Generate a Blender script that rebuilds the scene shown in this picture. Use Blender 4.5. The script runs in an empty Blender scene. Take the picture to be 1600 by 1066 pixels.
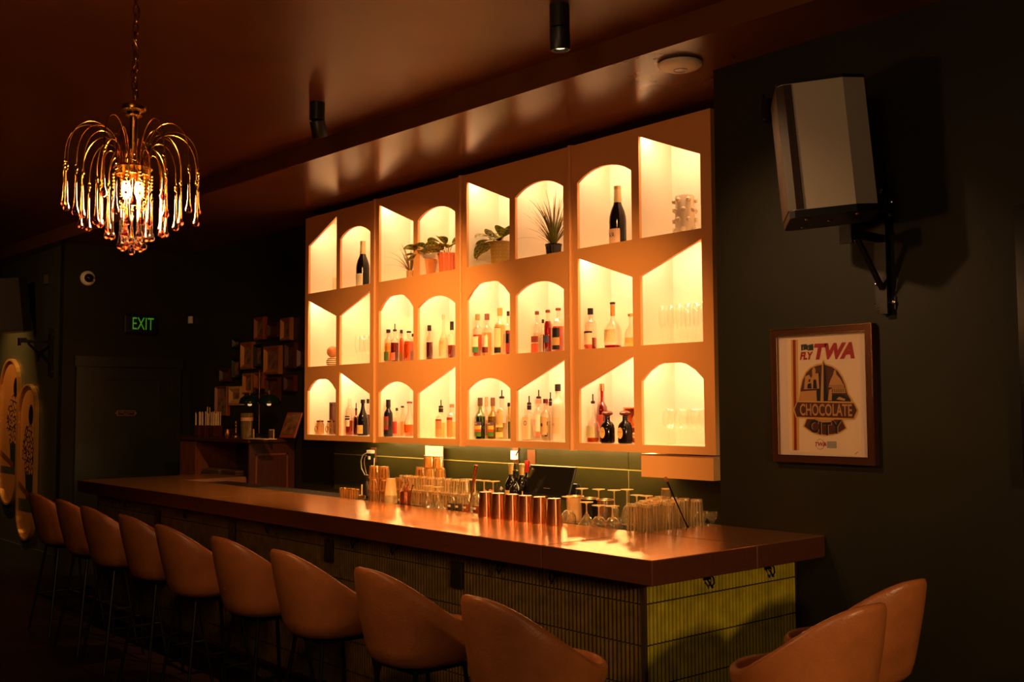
import bpy, math, random
from mathutils import Matrix, Vector
from mathutils.geometry import tessellate_polygon
random.seed(7)
PI = math.pi
SC = bpy.context.scene
COL = SC.collection

# ------------------------------------------------------------------ camera
EYE = 1.65
FPX = 1645.5
_a = Vector((-1427, -112, -FPX)).normalized()
_Y = Vector((1905, -95, -FPX)).normalized()
_X = -_a
_X = (_X - _Y * _X.dot(_Y)).normalized()
_Z = _X.cross(_Y)
RM = Matrix((_X, _Y, _Z))
cam_d = bpy.data.cameras.new('camera')
cam_d.sensor_width = 36
cam_d.lens = FPX * 36 / 1600
cam_d.clip_end = 100
cam = bpy.data.objects.new('camera', cam_d)
COL.objects.link(cam)
cam.matrix_world = Matrix.Translation((0, 0, EYE)) @ RM.to_4x4()
SC.camera = cam

# ------------------------------------------------------------------ colour management, world
SC.view_settings.view_transform = 'Standard'
SC.view_settings.look = 'None'
SC.view_settings.gamma = 1
SC.view_settings.use_curve_mapping = False
SC.view_settings.exposure = 0.0
SC.cycles.transparent_max_bounces = 40
W = bpy.data.worlds.new('world')
SC.world = W
W.use_nodes = True
W.node_tree.nodes['Background'].inputs[0].default_value = (0.9, 0.5, 0.25, 1)
W.node_tree.nodes['Background'].inputs[1].default_value = 0.0

# ------------------------------------------------------------------ lights of the room
WARM = (1, .46, .13)
WARM2 = (1, .52, .18)
LEDC = (1, .63, .37)

def area(name, loc, rot, sx, sy, power, color=WARM, spread=PI):
    d = bpy.data.lights.new(name, 'AREA')
    d.shape = 'RECTANGLE'; d.size = sx; d.size_y = sy; d.energy = power; d.color = color; d.spread = spread
    o = bpy.data.objects.new(name, d); COL.objects.link(o)
    o.location = loc; o.rotation_euler = rot
    return o

def aim(o, tgt):
    o.rotation_euler = (Vector(tgt) - o.location).to_track_quat('-Z', 'Y').to_euler()

def spot(name, loc, tgt, power, deg, blend=.6, r=.03, color=WARM):
    d = bpy.data.lights.new(name, 'SPOT')
    d.energy = power; d.spot_size = math.radians(deg); d.spot_blend = blend; d.shadow_soft_size = r; d.color = color
    o = bpy.data.objects.new(name, d); COL.objects.link(o); o.location = loc; aim(o, tgt)
    return o

def point(name, loc, power, r=.03, color=WARM):
    d = bpy.data.lights.new(name, 'POINT'); d.energy = power; d.shadow_soft_size = r; d.color = color
    o = bpy.data.objects.new(name, d); COL.objects.link(o); o.location = loc
    return o

CH = (-3.43, 1.31)          # chandelier axis
point('chandelier_light', (CH[0], CH[1], 2.36), 48, .10, (1, .55, .22))
# spots under the ceiling (the two in view), towards the shelf and the bar
spot('spotlight_light', (-3.38, 3.16, 3.22), (-5.1, 4.5, 1.0), 230, 80, 1, .03, WARM)
spot('spotlight_light', (-5.36, 3.16, 3.22), (-6.7, 4.5, 1.2), 290, 95, 1, .03, WARM)
# added fill light behind the camera, then unseen spots about the room
area('room_fill', (-.6, -1.2, 2.9), (math.radians(62), 0, math.radians(18)), 1.2, .8, 22, (1, .60, .30))
spot('spotlight_light', (-3.40, 3.22, 3.22), (-4.25, 3.90, 1.05), 300, 50, 1, .03, WARM2)  # second beam in the nearer ceiling lamp, added to brighten the glassware
spot('room_spot', (1.9, 1.3, 2.1), (-2.6, 3.7, .75), 300, 34, .8, .12, (1, .56, .24))
spot('room_spot', (-12.6, 2.7, 3.35), (-12.7, 3.5, 1.9), 90, 70, 1, .04, WARM2)
spot('room_spot', (-7.5, .6, 3.35), (-11.0, 4.0, 2.1), 120, 60, 1, .05, WARM2)
# ceiling spot on the poster wall; unseen light added for the hanging panel's side
spot('room_spot', (-3.5, 1.9, 3.3), (-2.72, 4.2, 1.95), 130, 42, 1, .05, (1, .56, .24))
area('panel_side_fill', (-3.292, 4.72, 1.40), (0, math.radians(90), 0), .3, .02, .25, (1, .72, .32))

# ------------------------------------------------------------------ projection helpers (a pixel meets a real plane)
def ray(px, py):
    return RM @ Vector((px - 800, -(py - 533), -FPX))

def at(px, py, ax, val):
    d = ray(px, py); o = Vector((0, 0, EYE)); i = 'XYZ'.index(ax)
    return o + d * ((val - o[i]) / d[i])

def depth(p):
    return -(RM.transposed() @ (Vector(p) - Vector((0, 0, EYE)))).z

# ------------------------------------------------------------------ materials
def lin(c):
    c = c / 255
    return c / 12.92 if c <= .04045 else ((c + .055) / 1.055) ** 2.4

def rgb(r, g, b):
    return (lin(r), lin(g), lin(b), 1)

_mc = {}
def mat(name, color, rough=.5, metal=0, noise=None, bump=None, coat=0, spec=.5, emit=None, estr=0, sheen=0):
    if name in _mc: return _mc[name]
    m = bpy.data.materials.new(name); m.use_nodes = True
    nt = m.node_tree; b = nt.nodes['Principled BSDF']
    b.inputs['Base Color'].default_value = color
    b.inputs['Roughness'].default_value = rough
    b.inputs['Metallic'].default_value = metal
    b.inputs['Specular IOR Level'].default_value = spec
    b.inputs['Coat Weight'].default_value = coat
    b.inputs['Coat Roughness'].default_value = .15
    if emit:
        b.inputs['Emission Color'].default_value = emit; b.inputs['Emission Strength'].default_value = estr
    if noise:   # (scale, amount, stretch vec)
        tc = nt.nodes.new('ShaderNodeTexCoord'); mp = nt.nodes.new('ShaderNodeMapping')
        nz = nt.nodes.new('ShaderNodeTexNoise'); nz.inputs['Scale'].default_value = noise[0]; nz.inputs['Detail'].default_value = 6
        mp.inputs['Scale'].default_value = noise[2] if len(noise) > 2 else (1, 1, 1)
        nt.links.new(tc.outputs['Object'], mp.inputs[0]); nt.links.new(mp.outputs[0], nz.inputs['Vector'])
        mr = nt.nodes.new('ShaderNodeMapRange'); mr.inputs[1].default_value = .3; mr.inputs[2].default_value = .7
        mr.inputs[3].default_value = 1 - noise[1]; mr.inputs[4].default_value = 1 + noise[1]
        nt.links.new(nz.outputs['Fac'], mr.inputs[0])
        vm = nt.nodes.new('ShaderNodeVectorMath'); vm.operation = 'SCALE'; vm.inputs[0].default_value = color[:3]
        nt.links.new(mr.outputs[0], vm.inputs['Scale']); nt.links.new(vm.outputs[0], b.inputs['Base Color'])
    if bump:    # (scale, strength)
        tc = nt.nodes.new('ShaderNodeTexCoord'); nz = nt.nodes.new('ShaderNodeTexNoise')
        nz.inputs['Scale'].default_value = bump[0]; nz.inputs['Detail'].default_value = 4
        nt.links.new(tc.outputs['Object'], nz.inputs['Vector'])
        bp = nt.nodes.new('ShaderNodeBump'); bp.inputs['Strength'].default_value = bump[1]; bp.inputs['Distance'].default_value = .01
        nt.links.new(nz.outputs['Fac'], bp.inputs['Height']); nt.links.new(bp.outputs[0], b.inputs['Normal'])
    _mc[name] = m
    return m

def glass(name, tint=(1, 1, 1, 1), gloss=.12, rough=.03, edge=.35):
    """thin clear wall: transmits straight through, mirrors a little, more at the rim"""
    if name in _mc: return _mc[name]
    m = bpy.data.materials.new(name); m.use_nodes = True
    nt = m.node_tree; nt.nodes.remove(nt.nodes['Principled BSDF']); out = nt.nodes['Material Output']
    tr = nt.nodes.new('ShaderNodeBsdfTransparent'); tr.inputs[0].default_value = tint
    gl = nt.nodes.new('ShaderNodeBsdfGlossy'); gl.inputs[0].default_value = (1, 1, 1, 1); gl.inputs['Roughness'].default_value = rough
    lw = nt.nodes.new('ShaderNodeLayerWeight'); lw.inputs['Blend'].default_value = edge
    mr = nt.nodes.new('ShaderNodeMapRange'); mr.inputs[3].default_value = gloss * .3; mr.inputs[4].default_value = min(1, gloss * 5)
    mx = nt.nodes.new('ShaderNodeMixShader')
    nt.links.new(lw.outputs['Facing'], mr.inputs[0]); nt.links.new(mr.outputs[0], mx.inputs[0])
    nt.links.new(tr.outputs[0], mx.inputs[1]); nt.links.new(gl.outputs[0], mx.inputs[2]); nt.links.new(mx.outputs[0], out.inputs[0])
    _mc[name] = m
    return m

def glow_glass(name, tint, col, f, gloss=.22, rough=.06, edge=.5):
    """moulded, ribbed glass: mostly clear, with a pale diffuse share standing in for glow and highlights"""
    m = glass(name, tint, gloss, rough, edge); nt = m.node_tree; out = nt.nodes['Material Output']
    src = out.inputs[0].links[0].from_socket
    df = nt.nodes.new('ShaderNodeBsdfDiffuse'); df.inputs[0].default_value = col; tl = nt.nodes.new('ShaderNodeBsdfTranslucent'); tl.inputs[0].default_value = col
    ad = nt.nodes.new('ShaderNodeMixShader'); ad.inputs[0].default_value = .5; mx = nt.nodes.new('ShaderNodeMixShader'); mx.inputs[0].default_value = f
    nt.links.new(df.outputs[0], ad.inputs[1]); nt.links.new(tl.outputs[0], ad.inputs[2]); nt.links.new(src, mx.inputs[1]); nt.links.new(ad.outputs[0], mx.inputs[2]); nt.links.new(mx.outputs[0], out.inputs[0])
    return m

def c(r, g, b, rough=.5, metal=0):
    return mat('paint_%d_%d_%d_%d_%d' % (r, g, b, int(rough * 100), int(metal * 100)), rgb(r, g, b), rough, metal)

GREEN_WALL = mat('dark_green_wall_paint', (.019, .016, .006, 1), .5, bump=(240, .12), noise=(3, .12), spec=.22)
BACK_GREEN = mat('olive_backsplash', (.050, .044, .010, 1), .3, noise=(8, .12))
CEIL = mat('dark_brown_ceiling_paint', (.13, .040, .012, 1), .32, noise=(2.5, .15), spec=.22)
SOFF = mat('dark_brown_soffit_paint', (.14, .045, .014, 1), .22, noise=(3, .12), spec=.30)
FLOOR = mat('dark_stained_floor', (.020, .008, .005, 1), .45, noise=(4, .3, (1, 8, 1)))
SHELF = mat('apricot_shelf_paint', rgb(228, 164, 100), .40, bump=(400, .05))
SHELFIN = mat('overlit_shelf_paint', rgb(244, 230, 206), .32)  # shelf paint made paler to stand for its overexposed look inside the niches
BARTOP = mat('copper_brown_bar_top', rgb(240, 170, 100), .23, .85, noise=(6, .08, (.5, 9, 1)))
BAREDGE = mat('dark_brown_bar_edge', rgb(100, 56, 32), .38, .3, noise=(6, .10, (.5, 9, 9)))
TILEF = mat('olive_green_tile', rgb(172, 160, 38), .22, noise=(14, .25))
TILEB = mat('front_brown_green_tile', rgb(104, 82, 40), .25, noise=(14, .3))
GROUT = mat('brown_grout', rgb(30, 22, 16), .9)
LEATHER = mat('tan_leather', rgb(176, 106, 56), .34, noise=(9, .16), bump=(120, .12))
BLACK = mat('black_metal', (.008, .008, .008, 1), .4, .3)
BLKPL = mat('black_plastic', (.010, .010, .010, 1), .35)
BRASS = mat('brass', rgb(190, 135, 60), .25, 1)
COPPER = mat('copper', rgb(232, 156, 112), .24, 1)
STEEL = mat('steel', rgb(190, 180, 165), .25, 1)
WHITE = mat('white_plastic', rgb(225, 215, 200), .4)
WOODD = mat('dark_wood', rgb(66, 30, 15), .35, noise=(7, .3, (6, 6, .7)))
WOODM = mat('mid_brown_wood', rgb(112, 60, 30), .4, noise=(7, .3, (6, 6, .7)))
GOLD = mat('gold_frame', rgb(170, 110, 50), .35, .5)
GLASS = glass('clear_glass', (.97, .95, .9, 1), .16)
GLASSP = glow_glass('pint_glass', (.975, .95, .90, 1), rgb(255, 226, 165), .07, .16, .05, .35)
GLASSR = glow_glass('pint_rib_highlight', (.96, .92, .84, 1), rgb(255, 224, 160), .42, .25, .10, .5)  # paler rib strips painted in place of glass highlights
GLASSB = glow_glass('glass_highlight', (.96, .92, .84, 1), rgb(255, 232, 180), .68, .30, .08, .5)  # bright base, rim and foot colour stands in for refracted light
GLASSA = glow_glass('amber_glass', (.97, .82, .60, 1), rgb(240, 190, 120), .10, .16, .05, .4)
GLASSAR = glow_glass('amber_rib_highlight', (.96, .78, .52, 1), rgb(240, 186, 112), .40, .25, .10, .5)  # amber counterpart, highlights put into the rib colour
RIBM = {'pint_glass': GLASSR, 'amber_glass': GLASSAR}
GLASSN = glass('fine_clear_glass', (1, .998, .99, 1), .06, .02, .25)
def liq(name, t): return glass('liquid_' + name, t, .06, .05)
LQ = dict(amber=liq('amber', (.80, .30, .06, 1)), whiskey=liq('whiskey', (.42, .08, .02, 1)), red=liq('red', (.55, .05, .02, 1)),
          orange=liq('orange', (.9, .42, .12, 1)), clear=liq('clear', (.96, .92, .82, 1)), green=liq('green', (.45, .55, .12, 1)),
          olive=liq('olive', (.62, .52, .16, 1)), pale=liq('pale', (.95, .78, .45, 1)), black=mat('liquid_black', (.01, .006, .004, 1), .15))

# ------------------------------------------------------------------ mesh builder
class MB:
    def __init__(s): s.v = []; s.f = []; s.m = []
    def add(s, vs, fs, mi=0):
        n = len(s.v); s.v += [tuple(v) for v in vs]
        s.f += [tuple(i + n for i in f) for f in fs]; s.m += [mi] * len(fs)
        return s
    def box(s, x0, x1, y0, y1, z0, z1, mi=0, T=None):
        vs = [Vector((x, y, z)) for x in (x0, x1) for y in (y0, y1) for z in (z0, z1)]
        if T: vs = [T @ v for v in vs]
        return s.add(vs, [(0, 1, 3, 2), (4, 6, 7, 5), (0, 4, 5, 1), (2, 3, 7, 6), (0, 2, 6, 4), (1, 5, 7, 3)], mi)
    def bbox(s, x0, x1, y0, y1, z0, z1, b, mi=0, T=None):
        """box with chamfered edges"""
        vs = []; X = (x0, x1); Yv = (y0, y1); Zv = (z0, z1)
        idx = {}
        for i in (0, 1):
            for j in (0, 1):
                for k in (0, 1):
                    sx, sy, sz = (1, -1)[i] * b, (1, -1)[j] * b, (1, -1)[k] * b
                    for a, p in enumerate(((X[i], Yv[j] + sy, Zv[k] + sz), (X[i] + sx, Yv[j], Zv[k] + sz), (X[i] + sx, Yv[j] + sy, Zv[k]))):
                        idx[i, j, k, a] = len(vs); vs.append(Vector(p))
        F = []
        for i in (0, 1): F.append([idx[i, 0, 0, 0], idx[i, 1, 0, 0], idx[i, 1, 1, 0], idx[i, 0, 1, 0]][::(-1 if i == 0 else 1)])
        for j in (0, 1): F.append([idx[0, j, 0, 1], idx[1, j, 0, 1], idx[1, j, 1, 1], idx[0, j, 1, 1]][::(1 if j == 0 else -1)])
        for k in (0, 1): F.append([idx[0, 0, k, 2], idx[1, 0, k, 2], idx[1, 1, k, 2], idx[0, 1, k, 2]][::(-1 if k == 0 else 1)])
        for i in (0, 1):
            for j in (0, 1): F.append([idx[i, j, 0, 0], idx[i, j, 0, 1], idx[i, j, 1, 1], idx[i, j, 1, 0]])
            for k in (0, 1): F.append([idx[i, 0, k, 0], idx[i, 0, k, 2], idx[i, 1, k, 2], idx[i, 1, k, 0]])
        for j in (0, 1):
            for k in (0, 1): F.append([idx[0, j, k, 1], idx[0, j, k, 2], idx[1, j, k, 2], idx[1, j, k, 1]])
        for i in (0, 1):
            for j in (0, 1):
                for k in (0, 1): F.append([idx[i, j, k, 0], idx[i, j, k, 1], idx[i, j, k, 2]])
        if T: vs = [T @ v for v in vs]
        return s.add(vs, F, mi)
    def lathe(s, prof, cx=0, cy=0, cz=0, n=20, sq=2, mi=0, a0=0, a1=2 * PI, T=None, sy=1):
        full = abs(a1 - a0 - 2 * PI) < 1e-6
        na = n if full else n + 1
        vs = []
        for r, z in prof:
            for i in range(na):
                t = a0 + (a1 - a0) * i / n
                ct, st = math.cos(t), math.sin(t)
                k = (abs(ct) ** sq + abs(st) ** sq) ** (-1 / sq)
                p = Vector((cx + r * k * ct, cy + r * k * st * sy, cz + z))
                vs.append(T @ p if T else p)
        fs = []
        for j in range(len(prof) - 1):
            for i in range(n):
                i2 = (i + 1) % na if full else i + 1
                fs.append((j * na + i, j * na + i2, (j + 1) * na + i2, (j + 1) * na + i))
        return s.add(vs, fs, mi)
    def tube(s, pts, r, n=8, closed=False, mi=0, caps=True):
        pts = [Vector(p) for p in pts]; N = len(pts); vs = []
        up = None
        for i, p in enumerate(pts):
            if closed: d = (pts[(i + 1) % N] - pts[i - 1])
            else: d = (pts[min(i + 1, N - 1)] - pts[max(i - 1, 0)])
            d = d.normalized() if d.length > 0 else Vector((0, 0, 1))
            if up is None: up = d.orthogonal().normalized()
            up = (up - d * up.dot(d)); up = up.normalized() if up.length > 1e-6 else d.orthogonal().normalized()
            q = d.cross(up); rr = r[i] if isinstance(r, (list, tuple)) else r
            for k in range(n):
                a = 2 * PI * k / n
                vs.append(p + up * math.cos(a) * rr + q * math.sin(a) * rr)
        fs = []
        for i in range(N if closed else N - 1):
            j = (i + 1) % N
            for k in range(n):
                k2 = (k + 1) % n
                fs.append((i * n + k, i * n + k2, j * n + k2, j * n + k))
        if caps and not closed:
            fs.append(tuple(range(n))[::-1]); fs.append(tuple((N - 1) * n + k for k in range(n)))
        return s.add(vs, fs, mi)
    def ball(s, cx, cy, cz, r, n=10, m=7, mi=0, sz=1):
        return s.lathe([(max(1e-5, r * math.sin(PI * j / m)), -r * sz * math.cos(PI * j / m)) for j in range(m + 1)], cx, cy, cz, n, mi=mi)
    def plate(s, loops, y0, y1, mi=0, T=None):
        """2D loops (x,z) (first outer, rest holes) as a plate between y0 and y1"""
        L = [[Vector((p[0], p[1], 0)) for p in l] for l in loops]
        tri = tessellate_polygon(L)
        flat = [p for l in L for p in l]; n = len(flat)
        vs = [Vector((p.x, y0, p.y)) for p in flat] + [Vector((p.x, y1, p.y)) for p in flat]
        fs = [tuple(t) for t in tri] + [tuple(i + n for i in t)[::-1] for t in tri]
        o = 0
        for l in L:
            k = len(l)
            for i in range(k):
                a, b = o + i, o + (i + 1) % k
                fs.append((a, b, b + n, a + n))
            o += k
        if T: vs = [T @ v for v in vs]
        return s.add(vs, fs, mi)
    def poly(s, pts3, mi=0):
        tri = tessellate_polygon([[Vector(p) for p in pts3]])
        return s.add(pts3, [tuple(t) for t in tri], mi)
    def text(s, body, size, org, ux, uz, mi=0, align='CENTER', shear=0, sx=1, arc=None, bold=0):
        cu = bpy.data.curves.new('t', 'FONT'); cu.body = body; cu.size = size; cu.align_x = align; cu.align_y = 'CENTER'; cu.shear = shear
        cu.resolution_u = 3; cu.offset = bold * size
        o = bpy.data.objects.new('t', cu); COL.objects.link(o)
        dg = bpy.context.evaluated_depsgraph_get(); me = o.evaluated_get(dg).to_mesh()
        ux = Vector(ux); uz = Vector(uz); org = Vector(org); vs = []
        for v in me.vertices:
            x, z = v.co.x * sx, v.co.y
            if arc:
                a = x / arc; x = (arc - z) * math.sin(a) if arc > 0 else x; z = -(arc - z) * math.cos(a) + arc
            vs.append(org + ux * x + uz * z)
        s.add(vs, [tuple(p.vertices) for p in me.polygons], mi)
        o.evaluated_get(dg).to_mesh_clear()
        bpy.data.objects.remove(o); bpy.data.curves.remove(cu)
        return s
    def build(s, name, mats, parent=None, smooth=False, T=None):
        me = bpy.data.meshes.new(name)
        vs = [T @ Vector(v) for v in s.v] if T else s.v
        me.from_pydata([tuple(v) for v in vs], [], s.f)
        for m in (mats if isinstance(mats, (list, tuple)) else [mats]): me.materials.append(m)
        me.polygons.foreach_set('material_index', s.m)
        me.validate(); me.update()
        import bmesh
        bm = bmesh.new(); bm.from_mesh(me); bmesh.ops.recalc_face_normals(bm, faces=bm.faces); bm.to_mesh(me); bm.free()
        if smooth:
            me.polygons.foreach_set('use_smooth', [True] * len(me.polygons))
            if smooth != 'all':
                try: me.set_sharp_from_angle(angle=math.radians(40))
                except Exception: pass
        o = bpy.data.objects.new(name, me); COL.objects.link(o)
        if parent: o.parent = parent
        return o

def tag(o, label, cat, group=None, kind=None):
    o['label'] = label; o['category'] = cat
    if group: o['group'] = group
    if kind: o['kind'] = kind
    return o

def thing(name, loc, label, cat, group=None, rz=0):
    o = bpy.data.objects.new(name, None); COL.objects.link(o)
    o.empty_display_size = .05
    o.location = loc; o.rotation_euler = (0, 0, rz)
    return tag(o, label, cat, group)

def struct(o):
    o['kind'] = 'structure'; return o

def dup(root, loc, rz=None, label=None, group=None, rot=None):
    r = root.copy(); COL.objects.link(r); r.location = loc
    if rz is not None: r.rotation_euler = (0, 0, rz)
    if rot is not None: r.rotation_euler = rot
    if label: r['label'] = label
    if group: r['group'] = group
    def rec(src, dst):
        for ch in list(src.children):
            q = ch.copy(); COL.objects.link(q); q.parent = dst; rec(ch, q)
    rec(root, r)
    return r

# ================================================================== THE ROOM
HS, HC = 3.35, 3.48       # soffit and main ceiling heights
YW, YB = 4.20, 4.86       # poster wall, back wall of the alcove
XE, YM = -10.97, 3.54     # exit wall, far wall with the round-ended panels
XR = -3.285               # left end of the poster wall
def sy(x): return 3.42 + (x + 11) * .043
struct(MB().box(-15, 3.2, -3.6, 5.1, -.1, 0).build('floor', FLOOR))
b = MB(); b.plate([[(-15, -3.6), (3.2, -3.6), (3.2, sy(3.2)), (-15, sy(-15))]], 0, .1)
struct(b.build('ceiling', CEIL, T=Matrix(((1, 0, 0, 0), (0, 0, 1, 0), (0, 1, 0, HC), (0, 0, 0, 1)))))
b = MB(); b.plate([[(-15, sy(-15)), (3.2, sy(3.2)), (3.2, 5.1), (-15, 5.1)]], 0, .23)
struct(b.build('ceiling', SOFF, T=Matrix(((1, 0, 0, 0), (0, 0, 1, 0), (0, 1, 0, HS), (0, 0, 0, 1)))))
struct(MB().box(XR, 3.2, YW, YB + .2, 0, HS).build('wall_right', GREEN_WALL))
struct(MB().box(-10.97, XR, YB, YB + .2, 0, HS).build('wall_back', GREEN_WALL))
struct(MB().box(XE - .15, XE, YM, YB + .2, 0, HS).build('wall_left', GREEN_WALL))
struct(MB().box(-15, XE - .15, YM, YM + .2, 0, HC).build('wall_far', mat('olive_green_wall', (.07, .065, .028, 1), .5, bump=(200, .1))))
struct(MB().box(-15.2, -15, -3.6, 5.1, 0, HC).build('wall_end', GREEN_WALL))
struct(MB().box(-15.2, 3.2, -3.8, -3.6, 0, HC).build('wall_front', GREEN_WALL))
struct(MB().box(3.2, 3.4, -3.8, 5.1, 0, HC).build('wall_side', GREEN_WALL))
struct(MB().box(-15, XE - .15, YM - .02, YM, 0, .19).build('baseboard_far', mat('olive_green_wall', None)))
struct(MB().box(XE - .12, XE, YM - .03, YM, 0, HS).build('trim_1', GREEN_WALL))

# door in the exit wall
DOORP = mat('dark_green_door_paint', (.022, .024, .013, 1), .3)
b = MB()
b.box(XE, XE + .035, 3.64, 3.735, 0, 2.185); b.box(XE, XE + .035, 4.645, 4.735, 0, 2.185)
b.box(XE, XE + .045, 3.62, 4.755, 2.095, 2.2)
struct(b.build('trim_2', DOORP))
door = bpy.data.objects.new('door_1', None); COL.objects.link(door); door.location = (XE, 3.735, 0); struct(door)
DX = .91
b = MB()
b.box(.002, .022, 0, .14, 0, 2.09); b.box(.002, .022, DX - .14, DX, 0, 2.09); b.box(.002, .022, .14, DX - .14, 1.96, 2.09); b.box(.002, .022, .14, DX - .14, 0, .2)
b.box(.002, .010, .14, DX - .14, .2, 1.96)
b.build('door_panel', DOORP, door)
b = MB(); b.box(.010, .013, .33, .52, 1.59, 1.645, 0); b.plate([[(.31, 1.6175), (.33, 1.60), (.33, 1.635)]], 0, .003, 0, T=Matrix(((0, 1, 0, .010), (1, 0, 0, 0), (0, 0, 1, 0), (0, 0, 0, 1))))
b.plate([[(.52, 1.60), (.54, 1.6175), (.52, 1.635)]], 0, .003, 0, T=Matrix(((0, 1, 0, .010), (1, 0, 0, 0), (0, 0, 1, 0), (0, 0, 0, 1))))
b.box(.013, .0132, .34, .51, 1.597, 1.638, 1)
for y_, w_ in ((.355, .012), (.372, .016), (.392, .014), (.42, .012), (.442, .018), (.466, .014), (.484, .010)): b.box(.013, .0137, y_, y_ + w_, 1.620, 1.631, 0)
b.box(.013, .0137, .40, .45, 1.604, 1.611, 0)
b.build('door_plaque', [c(150, 120, 75, .4, .6), c(40, 26, 14, .5)], door)['label'] = 'small brass plaque'

# exit sign
t = thing('exit_sign', (XE, 4.285, 2.55), 'black exit sign with green letters above the dark door', 'sign')
MB().bbox(0, .05, -.17, .165, -.10, .10, .012).build('housing', mat('dark_sign_housing', (.01, .008, .008, 1), .4), t)
b = MB(); b.text('EXIT', .185, (.052, .02, 0), (0, 1, 0), (0, 0, 1), 0, sx=.62)
b.build('letters', mat('green_exit_glow', rgb(30, 90, 20), .5, emit=rgb(90, 190, 40), estr=.3), t)
# dome camera
t = thing('security_camera', (XE, 3.74, 3.0), 'white dome security camera high on the wall left of the exit sign', 'camera')
RX = Matrix.Rotation(PI / 2, 4, 'Y')
MB().lathe([(.0001, 0), (.075, 0), (.075, .02), (.06, .035), (.045, .04)], T=RX, n=24).build('base', WHITE, t, True)
MB().lathe([(.045, .036), (.042, .055), (.025, .075), (.0001, .08)], T=RX, n=24).build('dome', mat('black_dome', (.01, .01, .01, 1), .08), t, True)
# white wall box
tag(MB().bbox(-10.965, -10.91, 4.82, 4.855, 2.585, 2.665, .004).build('wall_sensor', WHITE), 'small white box in the corner right of the exit sign', 'sensor')

# ================================================================== THE LIT SHELF
YF = 4.55
shelf = thing('back_bar_shelf', (0, 0, 0), 'large apricot wall shelf with glowing arched and slanted openings above the back bar', 'shelf')
COLS = [(-7.912, -7.46), (-7.406, -6.958), (-6.832, -6.374), (-6.32, -5.866), (-5.735, -5.275), (-5.218, -4.756), (-4.63, -4.175), (-4.115, -3.66)]
MODS = [(-7.966, -6.91), (-6.855, -5.82), (-5.771, -4.71), (-4.664, -3.585)]
ZF = [2.633, 2.008, 1.435]       # opening floors: top, middle, bottom row
TYPES = ['RLP', 'ARL', 'LPA', 'AAR', 'LPA', 'AAR', 'ALR', 'LRP']
HI = [3.238, 2.575, 1.951]; LO = [3.047, 2.412, 1.765]; SP = [3.046, 2.392, 1.778]; TP = [3.116, 2.464, 1.854]
PS = [3.0, 2.405, 1.803]; PT = [3.1, 2.512, 1.899]
CE = [3.262, 2.612, 1.986]       # niche ceilings

def opening(ci, ri):
    x0, x1 = COLS[ci]; z0 = ZF[ri]; ty = TYPES[ci][ri]; w = x1 - x0
    p = [(x0, z0), (x1, z0)]
    if ty == 'R': p += [(x1, HI[ri]), (x0, LO[ri])]
    elif ty == 'L': p += [(x1, LO[ri]), (x0, HI[ri])]
    elif ty == 'A':
        s, h = SP[ri], TP[ri] - SP[ri]
        rad = (w * w / 4 + h * h) / (2 * h)
        a = math.asin(w / 2 / rad)
        for i in range(17):
            q = a - 2 * a * i / 16
            p.append((x0 + w / 2 + rad * math.sin(q), s + h - rad + rad * math.cos(q)))
    else:
        s, h = PS[ri], PT[ri]; k = .31
        p += [(x1, s), (x1 - w * .13, s + (h - s) * .55), (x1 - w * k * .85, h - .010), (x1 - w * .36, h), (x0 + w * .36, h), (x0 + w * k * .85, h - .010), (x0 + w * .13, s + (h - s) * .55), (x0, s)]
    return p
for mi_, (x0, x1) in enumerate(MODS):
    holes = [opening(ci, ri)[::-1] for ci in (2 * mi_, 2 * mi_ + 1) for ri in range(3)]
    MB().plate([[(x0, 1.39), (x1, 1.39), (x1, 3.288), (x0, 3.288)]] + holes, YF, YF + .02).build('front_panel', SHELF, shelf)
for k in range(3):
    x0, x1 = MODS[k][1], MODS[k + 1][0]
    MB().box(x0 + .003, x1 - .003, YF + .001, YF + .02, 1.387, 3.293).tube([((x0 + x1) / 2 - .006, YF - .002, 1.387), ((x0 + x1) / 2 - .006, YF - .002, 3.293)], .014, 10).build('batten', SHELF, shelf, True)
MB().box(-7.966, -7.945, YF + .02, YB - .002, 1.39, 3.288).build('side_panel', SHELF, shelf)
MB().box(-3.606, -3.585, YF + .02, YB - .002, 1.39, 3.288).build('side_panel', SHELF, shelf)
MB().box(-7.945, -3.606, YB - .016, YB - .002, 1.39, 3.288).build('back_panel', SHELFIN, shelf)
for k, (z0, z1) in enumerate([(1.405, 1.435), (1.987, 2.008), (2.613, 2.633), (3.264, 3.288)]):
    MB().box(-7.945, -3.606, YF + .02, YB - .016, z0, z1 - .0005).build('shelf_board', SHELFIN, shelf)
xs = [COLS[0][0] - .0335] + [(COLS[i][1] + COLS[i + 1][0]) / 2 for i in range(7)] + [-3.61]
for i in range(7):
    x0, x1 = COLS[i][1], COLS[i + 1][0]
    for z0, z1 in [(1.435, 1.987), (2.008, 2.613), (2.633, 3.264)]:
        MB().box(x0, x1, YF + .02, YB - .016, z0, z1).build('divider', SHELFIN, shelf)
for i, x in ((0, -7.945), (7, -3.606)):
    for z0, z1 in [(1.435, 1.987), (2.008, 2.613), (2.633, 3.264)]:
        MB().box(*((x, COLS[0][0]) if i == 0 else (COLS[7][1], x)), YF + .02, YB - .016, z0, z1).build('divider', SHELFIN, shelf)
USL = mat('under_shelf_led_glow', (1, 1, 1, 1), .5, emit=(1, .62, .22, 1), estr=46)
MB().box(-7.30, -4.15, YB - .18, YB - .155, 1.3925, 1.4035).build('led_strip', USL, shelf)
LEDM = mat('led_strip_glow', (1, 1, 1, 1), .5, emit=(1, .66, .31, 1), estr=6)
NICHE_P = 3.0
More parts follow.
